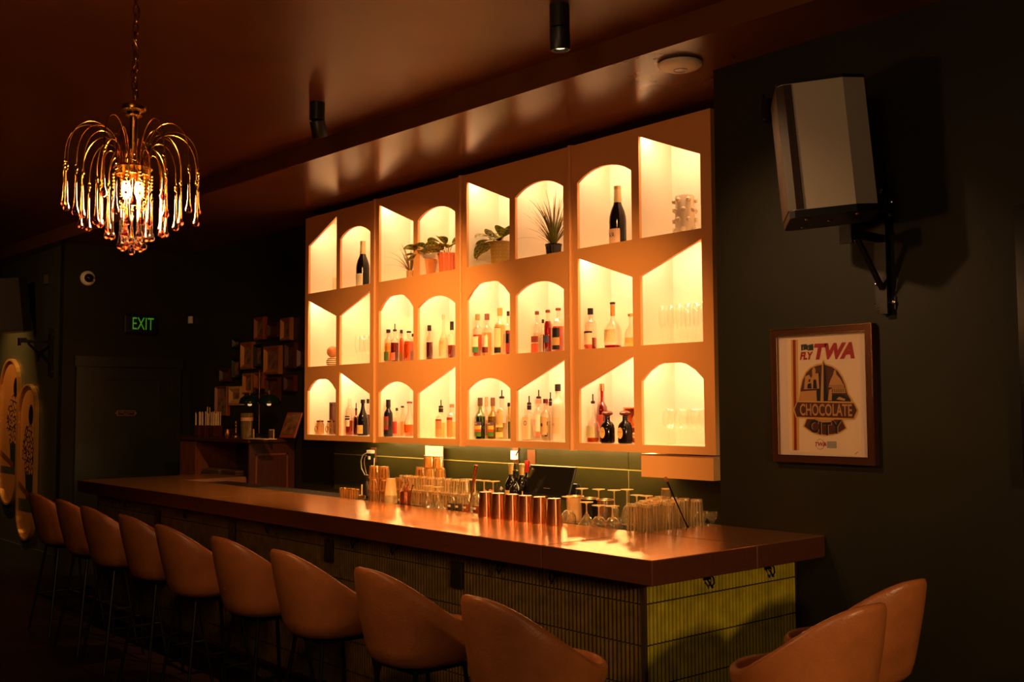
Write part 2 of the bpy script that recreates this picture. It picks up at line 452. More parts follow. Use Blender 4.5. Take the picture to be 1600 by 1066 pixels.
for ci in range(8):
    for ri in range(3):
        x0, x1 = COLS[ci]
        MB().box(x0 + .01, x1 - .01, YF + .032, YF + .042, CE[ri] - .006, CE[ri] - .001).build('led_strip', LEDM, shelf)
        area('niche_light', ((x0 + x1) / 2, YF + .037, CE[ri] - .008), (math.radians(28), 0, 0), (x1 - x0) - .03, .012, NICHE_P, LEDC)

# small box panel under the right end of the shelf
tag(MB().box(-4.135, -3.613, YF + .012, YB - .014, 1.251, 1.383).build('hanging_panel', SHELF), 'plain orange box panel hanging below the right end of the lit shelf', 'panel')
# backsplash with joints
b = MB(); z0 = 1.262
xs_ = [-7.97, -6.6, -4.50, XR]
for i in range(3):
    b.box(xs_[i] + .003, xs_[i + 1] - .003, YB - .012, YB - .001, .9, z0 - .003); b.box(xs_[i] + .003, xs_[i + 1] - .003, YB - .012, YB - .001, z0 + .003, 1.388)
b.box(-7.97, XR, YB - .0132, YB - .0118, z0 - .003, z0 + .003, 1)
b.box(-4.5015, -4.4985, YB - .0132, YB - .0118, .9, z0, 1)
tag(b.build('backsplash', [BACK_GREEN, c(190, 170, 110, .4)]), 'olive backsplash panels with pale joints between shelf and back counter', 'backsplash')

# ================================================================== THE BAR
XL, XRb, YF0, YI = -9.04, -2.703, 3.035, 3.693   # slab outline
ZT, ZB = 1.07, .973
b = MB()
for x0, x1 in ((XL, -6.62), (-6.617, -3.322), (-3.319, XRb)):
    b.bbox(x0, x1, YF0, YI, ZB, ZT, .003)
b.bbox(-3.32, XRb, YI + .001, YW - .002, ZB, ZT, .003)
b.bbox(XL, -8.42, YI + .001, 4.25, ZB, ZT, .003)
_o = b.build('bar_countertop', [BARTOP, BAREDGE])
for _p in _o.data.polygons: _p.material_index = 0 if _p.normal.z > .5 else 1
tag(_o, 'long glossy copper-brown bar top with returns at both ends', 'countertop')
base = thing('tiled_bar', (0, 0, 0), 'bar front clad in slim upright green tiles under the long bar top', 'bar')
b = MB(); b.box(-8.9, -2.856, 3.155, 3.30, 0, ZB - .001); b.box(-3.2, -2.856, 3.30, YW - .002, 0, ZB - .001); b.box(-8.9, -8.5, 3.3, 4.2, 0, ZB - .001)
b.build('core', GROUT, base)
P = .0232
rows = [(max(.005, .871 - (k + 1) * .1625 + .003), .871 - k * .1625 - .003) for k in range(0, 6)] + [(.874, ZB - .002)]
def tiles(fn, length, name, m):
    b = MB(); n = int(length / P)
    for i in range(n):
        u0 = i * P + .0032; u1 = (i + 1) * P - .0032
        for z0, z1 in rows:
            if z1 - z0 < .01: continue
            vs = []
            for (u, d) in ((u0, 0), (u0 + .0015, .006), ((u0 + u1) / 2, .009), (u1 - .0015, .006), (u1, 0)):
                for z in (z0, z1): vs.append(fn(u, d, z))
            fs = [(2 * k, 2 * k + 2, 2 * k + 3, 2 * k + 1) for k in range(4)] + [(0, 2, 4, 6, 8), (1, 9, 7, 5, 3)[::1]]
            b.add(vs, fs)
    return b.build(name, m, base)
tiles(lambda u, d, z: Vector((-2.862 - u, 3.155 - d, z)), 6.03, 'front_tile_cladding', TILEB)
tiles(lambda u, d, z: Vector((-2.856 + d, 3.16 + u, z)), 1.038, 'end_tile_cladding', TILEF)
MB().box(-2.861, -2.843, 3.143, 3.16, 0, ZB - .001).build('corner_trim', c(120, 100, 80, .3, .8), base)
for x in (-7.62, -6.41, -5.21, -4.04):
    b = MB(); b.bbox(x - .045, x + .045, 3.132, 3.147, .79, .915, .003); b.box(x - .018, x + .018, 3.130, 3.133, .82, .845); b.box(x - .018, x + .018, 3.130, 3.133, .86, .885)
    b.build('outlet', BLKPL, base)
def hook(x, y, rz):
    T = Matrix.Translation((x, y, .935)) @ Matrix.Rotation(rz, 4, 'Z')
    b = MB(); b.box(-.022, .022, -.004, 0, -.008, .02)
    for s in (-1, 1): b.tube([(s * .02, -.005, .012), (s * .022, -.02, .0), (s * .012, -.03, -.02), (0, -.026, -.034), (0, -.03, -.036)], .0035, 6)
    b.ball(0, -.03, -.034, .006)
    b.build('bag_hook', mat('dark_bronze', (.05, .035, .025, 1), .2, 1), base, True, T=T)
for x in (-8.2, -7.1, -5.9, -4.93, -4.55, -3.70, -3.35): hook(x, 3.146, 0)
for y in (3.536, 3.962): hook(-2.847, y, PI / 2)
fr = thing('foot_rail', (0, 0, 0), 'bronze foot rail running low along the bar front', 'foot rail')
MB().tube([(-8.95, 3.14, .18), (-8.95, 2.995, .18), (-8.92, 2.965, .18), (-2.87, 2.965, .18), (-2.84, 2.995, .18), (-2.84, 3.14, .18)], .022, 12).build('rail_tube', mat('bronze_tube', rgb(120, 62, 34), .25, 1), fr, True)
for k in range(6):
    x = -8.6 + k * 1.12
    MB().tube([(x, 2.965, .16), (x, 3.0, .12), (x, 3.14, .12)], .012, 8).build('bracket', BLACK, fr, True)

# glass rail behind the bar top and the back counter
ZR = 1.045
tag(MB().box(-8.41, -3.33, YI + .004, 4.06, ZR - .04, ZR).box(-3.98, -3.33, 4.06, 4.40, ZR - .04, ZR).build('glass_rail', mat('dark_steel_rail', rgb(70, 58, 44), .35, .8)), 'dark metal ledge behind the bar top holding the glassware', 'ledge')
ZK = .96
tag(MB().box(-7.95, XR - .003, 4.42, YB - .014, .05, ZK).build('back_counter', mat('dark_counter', (.02, .014, .008, 1), .3)), 'low dark counter against the olive backsplash', 'counter')
MATM = mat('black_rubber', (.012, .01, .008, 1), .6)
def bar_mat(x0, x1, y0, y1, label):
    b = MB(); n = int((x1 - x0) / .016); m_ = int((y1 - y0) / .016)
    b.box(x0, x1, y0, y1, ZR, ZR + .003)
    for i in range(n + 1):
        b.box(x0 + i * .016, x0 + i * .016 + .005, y0, y1, ZR + .003, ZR + .009)
    for j in range(m_ + 1):
        b.box(x0, x1, y0 + j * .016, y0 + j * .016 + .005, ZR + .003, ZR + .0085)
    tag(b.build('bar_mat', MATM), label, 'mat', 'rubber mats on the glass ledge')
bar_mat(-7.40, -5.18, 3.70, 3.96, 'black rubber bar mat under the glasses left of the copper tins')
bar_mat(-4.60, -3.335, 3.70, 4.20, 'black rubber bar mat under the pint glasses and coupes')
ZM = ZR + .0095

# ================================================================== BAR STOOLS
def stool_shell():
    n = 56; b = MB(); rings = []
    def H(t):
        k = (1 + math.cos(t)) / 2
        u = max(0, 1 - math.acos(max(-1, min(1, math.cos(t)))) / math.radians(136)); return .785 + .250 * (6 * u ** 5 - 15 * u ** 4 + 10 * u ** 3)
    def pt(t, rf, z, top):
        # t = 0 is the back (-y)
        sx, sy_ = math.sin(t), -math.cos(t)
        e = 2.5 - .45 * top
        k = (abs(sx) ** e + abs(sy_) ** e) ** (-1 / e)
        lean = max(0, (z - .72)) * .20
        fr = 1 if sy_ < 0 else 1.0
        return Vector((sx * k * .232 * rf * (1 - .15 * top * max(0, math.cos(t))), sy_ * k * .235 * rf * fr - lean * max(0, math.cos(t)) ** 1 + (.0 if sy_ < 0 else 0), z))
    zb = .645
    prof = []
    vs = []
    outer = [(.30, zb, 0), (.60, zb + .002, 0), (.76, zb + .012, 0), (.85, zb + .034, 0), (.905, zb + .075, 0)]
    for i in range(n):
        t = 2 * PI * i / n; h = H(t)
        L = [pt(t, rf, z, 0) for rf, z, _ in outer]
        z0 = zb + .075
        for f in (.2, .4, .6, .8, .94):
            L.append(pt(t, 0.905 + .095 * math.sin(f * PI / 2), z0 + (h - z0) * f, f))
        L.append(pt(t, .992, h - .006, 1)); L.append(pt(t, .965, h + .005, 1)); L.append(pt(t, .92, h + .006, 1)); L.append(pt(t, .868, h - .006, 1)); L.append(pt(t, .845, h - .026, 1))
        for f in (.75, .5, .25, 0):
            L.append(pt(t, .80 + .04 * f, .735 + (h - .022 - .735) * f, f))
        vs.append(L)
    m = len(vs[0]); V = [p for L in vs for p in L]
    F = []
    for i in range(n):
        j = (i + 1) % n
        for k in range(m - 1): F.append((i * m + k, j * m + k, j * m + k + 1, i * m + k + 1))
    F.append(tuple(i * m for i in range(n))); F.append(tuple(i * m + m - 1 for i in range(n))[::-1])
    b.add(V, F)
    cu = MB(); V = []; K = [(.001, .785), (.3, .783), (.55, .776), (.72, .765), (.79, .75), (.80, .738)]
    for rf, z in K:
        for i in range(n): V.append(pt(2 * PI * i / n, rf, z, 0))
    F = []
    for k in range(len(K) - 1):
        for i in range(n): F.append((k * n + i, k * n + (i + 1) % n, (k + 1) * n + (i + 1) % n, (k + 1) * n + i))
    cu.add(V, F)
    return b, cu
def make_stool(label, group):
    t = thing('bar_stool', (0, 0, 0), label, 'bar stool', group)
    b, cu = stool_shell()
    b.build('seat_shell', LEATHER, t, 'all'); cu.build('seat_cushion', LEATHER, t, 'all')
    b = MB(); b.bbox(-.13, .13, -.13, .13, .628, .645, .004); b.build('mounting_plate', BLACK, t)
    for sx in (-1, 1):
        for s2 in (-1, 1):
            MB().tube([(sx * .12, s2 * .12, .63), (sx * .205, s2 * .205, .003)], .0095, 8).build('leg', BLACK, t, True)
    k = .175
    MB().tube([(k * math.cos(a) * 1.36, k * math.sin(a) * 1.36, .27) for a in [PI / 4 + i * PI / 2 for i in range(4)]], .008, 8, closed=True).build('footrest', BLACK, t)
    return t
ORD = ['closest to the camera', 'second from the camera', 'third from the camera', 'fourth from the camera', 'middle one of nine', 'sixth from the camera', 'seventh from the camera', 'second from the far end', 'last at the far end']
TOPS = [(-2.73, 2.18), (-3.498, 2.25), (-4.192, 2.26), (-4.829, 2.275), (-5.538, 2.29), (-6.224, 2.345), (-6.927, 2.365), (-7.592, 2.42), (-8.315, 2.455)]
st0 = make_stool('tan leather bucket stool in the row along the bar, ' + ORD[0], 'stools along the bar')
rz_ = [.0, .02, -.02, .03, -.03, .02, .0, .03, .05]
for i, (x, y) in enumerate(TOPS):
    a = rz_[i]
    loc = (x + .02, y + .275, 0)
    if i == 0: st0.location = loc; st0.rotation_euler = (0, 0, a)
    else: dup(st0, loc, a, 'tan leather bucket stool in the row along the bar, ' + ORD[i])
dup(st0, (-2.045, 3.03, 0), PI / 2 - .10, 'tan leather bar stool at the right end of the bar, the nearer of two', 'stools at the bar end')
dup(st0, (-2.19, 3.55, 0), PI / 2 - .05, 'tan leather bar stool at the right end of the bar, the farther of two', 'stools at the bar end')

# ================================================================== CHANDELIER
ch = thing('chandelier', (CH[0], CH[1], 2.16), 'brass waterfall chandelier with amber glass teardrops glowing over the bar stools', 'chandelier')
zz = lambda z: z - 2.16
b = MB(); z = 2.70
while z < HC - .03:
    odd = int(round((z - 2.70) / .032)) % 2
    pts = [((.009 * math.cos(a)) if not odd else 0, (.009 * math.cos(a)) if odd else 0, zz(z) + .022 * math.sin(a)) for a in [2 * PI * i / 12 for i in range(12)]]
    b.tube(pts, .0022, 5, closed=True); z += .032
b.tube([(.012 * math.sin(i * .9), .012 * math.cos(i * .9), zz(2.69) + i * .02) for i in range(int((HC - 2.70) / .02))], .002, 5)
b.build('chain', BRASS, ch, True)
MB().lathe([(.0001, 0), (.045, 0), (.05, -.012), (.05, -.02), (.0001, -.02)], cz=zz(HC), n=20).build('ceiling_canopy', BRASS, ch, True)
MB().lathe([(.0001, .035), (.008, .033), (.012, .02), (.038, .016), (.04, .008), (.038, .0), (.022, -.006), (.02, -.012), (.026, -.018), (.014, -.024), (.0001, -.024)], cz=zz(2.645), n=28).build('top_disc', BRASS, ch, True)
MB().lathe([(.0125, 0), (.0125, -.19)], cz=zz(2.63), n=20).build('stem', BRASS, ch, True)
MB().lathe([(.0001, .012), (.056, .012), (.062, .004), (.056, -.004), (.054, -.02), (.05, -.02), (.05, -.0), (.0001, 0)], cz=zz(2.445), n=32).build('collar', BRASS, ch, True)
BULBM = mat('lit_bulb_glow', (1, 1, 1, 1), .5, emit=(1, .60, .22, 1), estr=38)
for k in range(4):
    a = k * PI / 2 + .4; x, y = .028 * math.cos(a), .028 * math.sin(a)
    s = MB().lathe([(.012, .05), (.012, 0), (.0001, 0)], x, y, zz(2.40), 12).build('bulb_socket', BRASS, ch, True)
    MB().lathe([(.0001, -.052), (.008, -.046), (.0145, -.03), (.015, -.018), (.010, -.002), (.0001, 0)], x, y, zz(2.40), 14).build('bulb', BULBM, ch, True)
DROPG = glass('amber_drop_glass', (.88, .55, .28, 1), .15, .04, .5)
DTIP = glass('pink_drop_tip', (.70, .26, .18, 1), .22, .04, .5)
def drop_mesh(L):
    b = MB()
    b.lathe([(.0001, -.012), (.0030, -.014), (.0034, -.05), (.0042, -L * .6), (.006, -L + .032), (.0085, -L + .022)], n=10)
    b.lathe([(.0085, -L + .022), (.0112, -L + .014), (.0108, -L + .007), (.006, -L + .001), (.0001, -L)], n=10, mi=1)
    return b
dm = drop_mesh(.145)
db_ = MB(); db_.tube([(.004 * math.cos(q), 0, -.006 + .006 * math.sin(q)) for q in [2 * PI * i / 8 for i in range(8)]], .001, 4, closed=True); db_.ball(0, 0, .003, .0055, 8, 6); db_.tube([(0, .004 * math.cos(q), .012 + .006 * math.sin(q)) for q in [2 * PI * i / 8 for i in range(8)]], .001, 4, closed=True)
drop0 = bead0 = None
def hang(x, y, z, first=[]):
    global drop0, bead0
    if drop0 is None:
        drop0 = dm.build('glass_drop', [DROPG, DTIP], ch, 'all'); bead0 = db_.build('connector_bead', BRASS, drop0, True)
        o = drop0
    else:
        o = drop0.copy(); COL.objects.link(o); o.parent = ch
        q = bead0.copy(); COL.objects.link(q); q.parent = o
    o.location = (x, y, z); o.rotation_euler = (0, 0, random.random() * 3)
def arm(a, R, zpk, zend, r0=.05, z0=2.45):
    pts = []
    for i in range(15):
        f = i / 14
        r = r0 * .5 + (R - r0 * .5) * (1 - math.cos(f * PI * .5 + 0)) ** .0 * f if False else 0
        # quarter rise then arched fall
        ang = PI * (1 - f)
        rr = (r0 + R) / 2 + (R - r0) / 2 * math.cos(ang)
        base_ = z0 + (zend - z0) * f
        zt = base_ + (zpk - max(z0, zend)) * math.sin(PI * f) ** .75
        pts.append((rr * math.cos(a), rr * math.sin(a), zz(zt)))
    MB().tube(pts, .0019, 5).build('arm', BRASS, ch, True)
    hang(R * math.cos(a), R * math.sin(a), zz(zend) - .016)
for k in range(14): arm(2 * PI * k / 14 + .1, .205 + .012 * (k % 2), 2.605 - .012 * (k % 3), 2.475 - .028 * (k % 3))
for k in range(12): arm(2 * PI * k / 12 + .35, .155 - .012 * (k % 2), 2.575 - .02 * (k % 2), 2.43 - .03 * (k % 2), .045)
for k in range(9): arm(2 * PI * k / 9 + .2, .098, 2.52, 2.405 - .025 * (k % 2), .05, 2.44)
for k in range(9):
    a = 2 * PI * k / 9; R = .062 - .020 * (k % 2); L = .062 + .034 * (k % 2)
    b = MB()
    for q in range(int(L / .011)): b.ball(R * math.cos(a), R * math.sin(a), zz(2.43) - .011 * q, .0048, 7, 5)
    b.build('bead_string', BRASS, ch, True)
    hang(R * math.cos(a), R * math.sin(a), zz(2.43) - L - .014)
for k in range(4):
    a = 2 * PI * k / 4 + .5; hang(.026 * math.cos(a), .026 * math.sin(a), zz(2.325))
hang(0, 0, zz(2.305))

# ================================================================== CEILING LAMPS, ACCESS POINT
def cyl_lamp(x, y, label, tilt):
    t = thing('spotlight', (x, y, HC), label, 'spotlight', 'ceiling spotlights above the bar')
    m = mat('matt_black_lamp', (.018, .016, .012, 1), .4)
    MB().lathe([(.0001, 0), (.046, 0), (.046, -.105), (.0001, -.105)], n=28).build('mount', m, t, True)
    T = Matrix.Translation((.0, .0, -.108)) @ Matrix.Rotation(tilt, 4, 'X') @ Matrix.Rotation(tilt * .4, 4, 'Y')
    MB().lathe([(.0001, 0), (.046, -.002), (.046, -.095), (.042, -.10), (.037, -.10), (.034, -.085), (.0001, -.085)], n=28, T=T).build('barrel', m, t, True)
    MB().lathe([(.0001, -.088), (.024, -.088)], n=20, T=T).build('lamp_lens', mat('spot_lens_glow', (1, 1, 1, 1), .5, emit=(1, .7, .4, 1), estr=3), t)
cyl_lamp(-3.40, 3.24, 'black cylinder ceiling spotlight, the larger one nearer the access point', .06)
cyl_lamp(-5.45, 3.185, 'black cylinder ceiling spotlight with tilted head, the farther one toward the chandelier', .30)
t = thing('wifi_access_point', (-3.31, 3.975, HS), 'white round disc access point on the ceiling edge right of the shelf', 'access point')
MB().lathe([(.0001, 0), (.085, 0), (.11, -.008), (.112, -.014), (.10, -.024), (.07, -.036), (.0001, -.041)], n=40).build('shell', mat('warm_white_shell', rgb(240, 225, 205), .35), t, 'all')
MB().lathe([(.030, -.0412), (.034, -.0412), (.034, -.0395), (.030, -.0395)], n=32).build('indicator_ring', c(150, 150, 215, .4), t, True)

# ================================================================== LOUDSPEAKERS
def bolt(b, x, y, z, r, ax, mi=0):
    T = Matrix.Translation((x, y, z)) @ {'y': Matrix.Rotation(PI / 2, 4, 'X'), 'x': Matrix.Rotation(PI / 2, 4, 'Y')}[ax]
    b.lathe([(.0001, -r * .6), (r * .5, -r * .6), (r, -r * .3), (r, r * .3), (r * .5, r * .6), (.0001, r * .6)], n=12, mi=mi, T=T)
def speaker(loc, rz, tilt, label, face):
    t = thing('loudspeaker', loc, label, 'speaker', 'wall mounted loudspeakers', 0)
    t.rotation_euler = (Matrix.Rotation(rz, 3, 'Z') @ Matrix.Rotation(tilt, 3, 'X')).to_euler()
    # front is local -y
    Hh = .262
    out = [(-.165, -.155), (-.145, -.175), (.145, -.175), (.165, -.155), (.165, .085), (.120, .175), (-.120, .175), (-.165, .085)]
    T = Matrix(((1, 0, 0, 0), (0, 0, 1, 0), (0, 1, 0, 0), (0, 0, 0, 1)))
    b = MB(); b.plate([[p for p in out]], -Hh, Hh, 0, T=T)
    b.build('cabinet', face, t)
    b = MB(); o2 = [(x * 1.012, y * 1.012) for x, y in out]
    b.plate([o2], Hh, Hh + .014, 0, T=T); b.build('top_cap', BLKPL, t)
    MB().plate([o2], -Hh - .03, -Hh, 0, T=T).build('bottom_cap', BLKPL, t)
    b = MB(); b.plate([[(-.169, -.150), (-.148, -.181), (.148, -.181), (.169, -.150), (.169, -.120), (-.169, -.120)]], -Hh + .003, Hh - .003, 0, T=T)
    b.build('grille', mat('dark_perforated_grille', (.035, .012, .005, 1), .4), t)
    b = MB()
    for k in range(44):
        z = -Hh + .012 + k * (2 * Hh - .024) / 43
        b.box(.1682, .1705, -.128, -.124, z - .002, z + .002)
    b.build('grille_stitching', c(70, 66, 60, .6), t)
    for x, y in ((-.1, -.1), (.1, -.1), (0, 0), (.1, .1)): MB().lathe([(.0001, -.004), (.011, -.004), (.014, 0)], x, y, -Hh - .03, 12).build('bottom_screw', STEEL, t, True)
    return t
GREY = mat('grey_speaker_paint', rgb(208, 194, 174), .45, bump=(260, .12))
spc = at(1286, 238, 'Y', 3.86)
speaker((spc.x, spc.y, spc.z), math.radians(-51), math.radians(4.5), 'large grey loudspeaker hung high on the dark wall above the poster', GREY)

def bracket(px, wall, z0, z1, arm_z, reach, label, sgn=-1, scale=1):
    """steel strut on a wall facing -y with an arm and a diagonal brace"""
    t = thing('speaker_bracket', (px, wall, z0), label, 'bracket', 'wall brackets for the loudspeakers')
    h = z1 - z0
    b = MB(); b.box(-.008, .030, -.042, -.001, 0, h); b.box(-.045, .05, -.008, -.001, .02, .075); b.box(-.045, .05, -.008, -.001, h - .12, h - .03); b.box(-.028, -.008, -.034, -.001, .03, h)
    b.build('strut', mat('black_strut', (.02, .017, .014, 1), .35, .5), t)
    az = arm_z - z0
    b = MB(); b.box(-.005, .024, -reach, -.043, az - .02, az + .012); b.box(-.02, .035, -reach - .02, -reach + .05, az + .012, az + .028); b.box(-.02, .036, -reach - .02, -reach - .002, az - .05, az + .015)
    b.build('arm', BLACK, t)
    MB().tube([(.01, -reach * .78, az - .02), (.01, -.045, az - .22)], .013, 4).build('brace', BLACK, t)
    b = MB()
    for (y, z) in ((-.06, az), (-.06, az - .20), (-reach * .72, az - .022)): bolt(b, -.008, y, z, .009, 'x')
    for (x, z) in ((-.034, .05), (.04, .05), (-.034, h - .07), (.04, h - .07)): bolt(b, x, -.011, z, .012, 'y')
    b.build('bolt', mat('bright_steel', rgb(235, 215, 185), .2, 1), t, True)
    return t
bracket(-2.375, YW, 2.045, 2.60, 2.375, .30, 'black steel wall bracket carrying the grey loudspeaker above the poster')
# second hanger left of the speaker and the cable
b = MB(); p = at(1203, 175, 'Y', YW)
b.bbox(p.x - .012, p.x + .03, YW - .06, YW - .001, p.z - .055, p.z + .055, .006); b.tube([(p.x, YW - .05, p.z + .05), (p.x + .03, YW - .09, p.z + .06)], .006, 6); b.tube([(p.x, YW - .05, p.z - .05), (p.x + .03, YW - .09, p.z - .06)], .006, 6)
tag(b.build('wall_clamp', BLACK), 'small black clamp on the wall left of the grey loudspeaker', 'clamp')
cps = [at(1351, 158, 'Y', 3.95), at(1356, 185, 'Y', 4.0), at(1360, 212, 'Y', 4.03), at(1370, 240, 'Y', 4.08), at(1378, 262, 'Y', 4.1), at(1380, 285, 'Y', 4.12), at(1371, 303, 'Y', 4.12), at(1360, 309, 'Y', 4.12)]
tag(MB().tube(cps, .0042, 6).build('speaker_cable', c(40, 34, 28, .4)), 'thin dark cable curving down behind the grey loudspeaker', 'cable')
b = MB(); b.tube([at(1357, 277, 'Y', 4.1), at(1368, 277, 'Y', 4.11), at(1378, 284, 'Y', 4.12)], .006, 6)
b.tube([at(1359, 309, 'Y', 4.11), at(1366, 308, 'Y', 4.11)], .008, 6, mi=1); b.tube([at(1374, 303, 'Y', 4.11), at(1378, 295, 'Y', 4.11)], .007, 6, mi=2)
tag(b.build('cable_plugs', [BLKPL, c(50, 70, 190, .4), c(220, 210, 190, .4)]), 'blue and white plugs on the cable below the grey loudspeaker', 'plug')
b = MB()
for q in range(3):
    p = at(1383, 338, 'Y', 4.14); b.tube([(p.x + .028 * math.cos(a), 4.12 + q * .008, p.z + .022 * math.sin(a)) for a in [2 * PI * i / 16 for i in range(16)]], .003, 5, closed=True)
tag(b.build('cable_coil', BLKPL), 'small coil of black cable beside the steel wall bracket', 'cable')
# far pair
fp = at(28, 484, 'Y', 3.22)
speaker((-11.95, 3.27, 2.77), math.radians(-8), math.radians(6), 'dark loudspeaker high on the far left wall above the round-ended panels', mat('black_speaker_paint', (.012, .008, .006, 1), .45))
bracket(-11.37, YM, 2.0, 2.50, 2.36, .32, 'black wall bracket on the far left wall beside the dark loudspeaker')
tag(MB().bbox(-11.62, -11.54, YM - .05, YM - .002, 2.98, 3.08, .005).build('junction_box', c(80, 70, 50, .5)), 'small grey junction box on the far left wall near the ceiling', 'box')

# ================================================================== POSTER
def pp(cx, cy, y=4.165):
    return at(1190 + cx / 4.262, 490 + cy / 4.264, 'Y', y)
px0, px1, pz0, pz1 = -2.952, -2.425, 1.393, 2.012
t = thing('framed_poster', ((px0 + px1) / 2, YW, pz0), 'bronze-framed poster reading FLY TWA and CHOCOLATE CITY on the dark green wall', 'poster')
ox, oz = (px0 + px1) / 2, pz0
w, h = (px1 - px0) / 2, pz1 - pz0
def loopb(a): return [(-w + a, a), (w - a, a), (w - a, h - a), (-w + a, h - a)]
FRM = mat('bronze_frame', rgb(92, 52, 32), .28, .6)
b = MB(); b.plate([loopb(0), loopb(.032)[::-1]], -.034, -.001); b.plate([loopb(.0), loopb(.004)[::-1]], -.038, -.034, 1); b.plate([loopb(.031), loopb(.035)[::-1]], -.036, -.03, 1)
b.build('frame', [FRM, mat('bright_bronze', rgb(235, 185, 130), .2, 1)], t)
YP = YW - .020
CREAM, TERRA, RED, BRN, TANC, INK = c(238, 205, 168), c(150, 40, 22), c(170, 30, 30), c(84, 34, 18), c(196, 140, 80), c(20, 12, 8)
PM = [c(226, 196, 172), CREAM, c(214, 160, 72), TERRA, RED, BRN, TANC, INK, c(160, 150, 140), c(40, 44, 24)]
b = MB()
def loc(cx, cy, k): # layer k
    p = at(1190 + cx / 4.262, 490 + cy / 4.264, 'Y', YP); return Vector((p.x - ox, -.020 - k * .0004, p.z - oz))
def P(pts, mi, k): b.poly([loc(x, y, k) for x, y in pts], mi)
b.plate([loopb(.030)], -.020, -.010, 0)
P([(168, 165), (655, 140), (668, 950), (185, 915)], 1, 1)
P([(195, 175), (242, 175), (252, 912), (206, 912)], 2, 2)
P([(208, 176), (227, 176), (236, 912), (218, 912)], 3, 3)
# emblem: dome outline
dome = [(243, 590)] + [(250 + 0, 560), (256, 500), (268, 440), (292, 390), (325, 358), (365, 338), (395, 332), (402, 332), (414, 306), (428, 334), (470, 345), (515, 375), (545, 420), (565, 470), (580, 530), (612, 578), (615, 592)]
P(dome, 2, 4)
P([(255, 580), (262, 505), (276, 445), (300, 396), (330, 366), (372, 348), (400, 343), (430, 344), (468, 356), (508, 384), (536, 426), (556, 476), (572, 535), (596, 575), (596, 588)], 5, 5)
P([(258, 582), (260, 520), (366, 512), (370, 582)], 6, 6)                                            # plinth
P([(285, 505), (292, 420), (318, 408), (330, 430), (340, 418), (338, 378), (344, 362), (356, 360), (362, 378), (360, 400), (380, 398), (386, 500)], 6, 7)   # seated statue
P([(306, 500), (310, 470), (332, 462), (336, 500)], 7, 8); P([(345, 500), (348, 440), (366, 440), (372, 500)], 7, 8); P([(316, 440), (328, 436), (326, 455), (314, 458)], 7, 8)
P([(370, 584), (372, 400), (392, 390), (396, 584)], 7, 6)
P([(394, 586), (404, 340), (413, 314), (424, 340), (426, 586)], 6, 8)                                   # obelisk
P([(416, 585), (414, 320), (424, 342), (444, 584)], 7, 9)
P([(452, 470), (462, 440), (478, 408), (484, 380), (490, 374), (496, 380), (500, 406), (524, 432), (545, 470)], 6, 6)
P([(448, 492), (452, 470), (548, 470), (552, 492)], 6, 6); P([(470, 530), (470, 494), (556, 494), (562, 530)], 6, 6)
for q in range(7): P([(474 + q * 12, 524), (474 + q * 12, 500), (478 + q * 12, 500), (479 + q * 12, 524)], 7, 8)
for q in range(9): P([(456 + q * 10, 488), (456 + q * 10, 476), (459 + q * 10, 476), (459 + q * 10, 488)], 5, 8)
P([(444, 580), (452, 510), (468, 500), (472, 580)], 6, 7); P([(468, 560), (480, 540), (540, 540), (585, 565), (590, 582), (468, 584)], 7, 7)
P([(500, 572), (520, 555), (560, 570), (556, 582)], 6, 8)
# banner
P([(240, 583), (622, 590), (648, 645), (622, 708), (232, 696), (213, 640)], 2, 9)
P([(243, 591), (616, 598), (638, 646), (615, 698), (238, 688), (222, 640)], 5, 10)
# fan shape
P([(296, 700), (545, 706), (572, 768), (530, 796), (480, 812), (425, 818), (370, 810), (320, 788), (275, 755)], 2, 4)
P([(304, 704), (535, 708), (562, 764), (525, 788), (478, 803), (425, 808), (372, 800), (325, 780), (286, 752)], 5, 5)
P([(345, 697), (400, 706), (450, 706), (495, 700), (470, 722), (425, 728), (375, 720)], 6, 6)
def ptext(s, cx, cy, hh, k, mi, sx=1, shear=0, skew=0, bold=.03):
    o = loc(cx, cy, k); ex = loc(cx + 50, cy + skew, k) - o; ex.y = 0
    b.text(s, hh, o, ex.normalized(), (0, 0, 1), mi, shear=shear, sx=sx, bold=bold)
ptext('CHOCOLATE', 428, 647, .074, 11, 6, .60, 0, .6, .02)
for i, (ch_, x_, y_) in enumerate((('C', 350, 757), ('I', 392, 768), ('T', 438, 773), ('Y', 500, 762))):
    ptext(ch_, x_ + 4, y_ + 2, .078, 6, 6, .9); ptext(ch_, x_, y_, .078, 7, 7, .9)
ptext('TWA', 474, 256, .092, 5, 4, .98, .25, -2, .055)
ptext('FLY', 293, 285, .046, 5, 4, .84, .25, -1.5, .05)
P([(263, 208), (300, 204), (305, 212), (345, 202), (346, 245), (310, 247), (300, 240), (265, 247)], 9, 4)
P([(275, 238), (278, 214), (282, 238)], 6, 5); P([(310, 240), (312, 212), (316, 240)], 6, 5)
P([(436, 852), (500, 852), (501, 898), (437, 897)], 8, 4)
cc = loc(391, 872, 4)
for r, mi, k in ((.0215, 7, 0), (.0202, 1, .0004)):
    b.poly([(cc.x + r * math.cos(a), cc.y - k, cc.z + r * 1.08 * math.sin(a)) for a in [2 * PI * i / 24 for i in range(24)]], mi)
ptext('TWA', 392, 872, .024, 7, 4, 1.1, .25)
P([(620, 938), (640, 920), (646, 922), (626, 940)], 8, 4)
b.build('printed_poster', PM, t)
MB().plate([loopb(.031)], -.029, -.028).build('glazing', glass('picture_glazing', (.99, .99, .99, 1), .10, .06, .3), t)

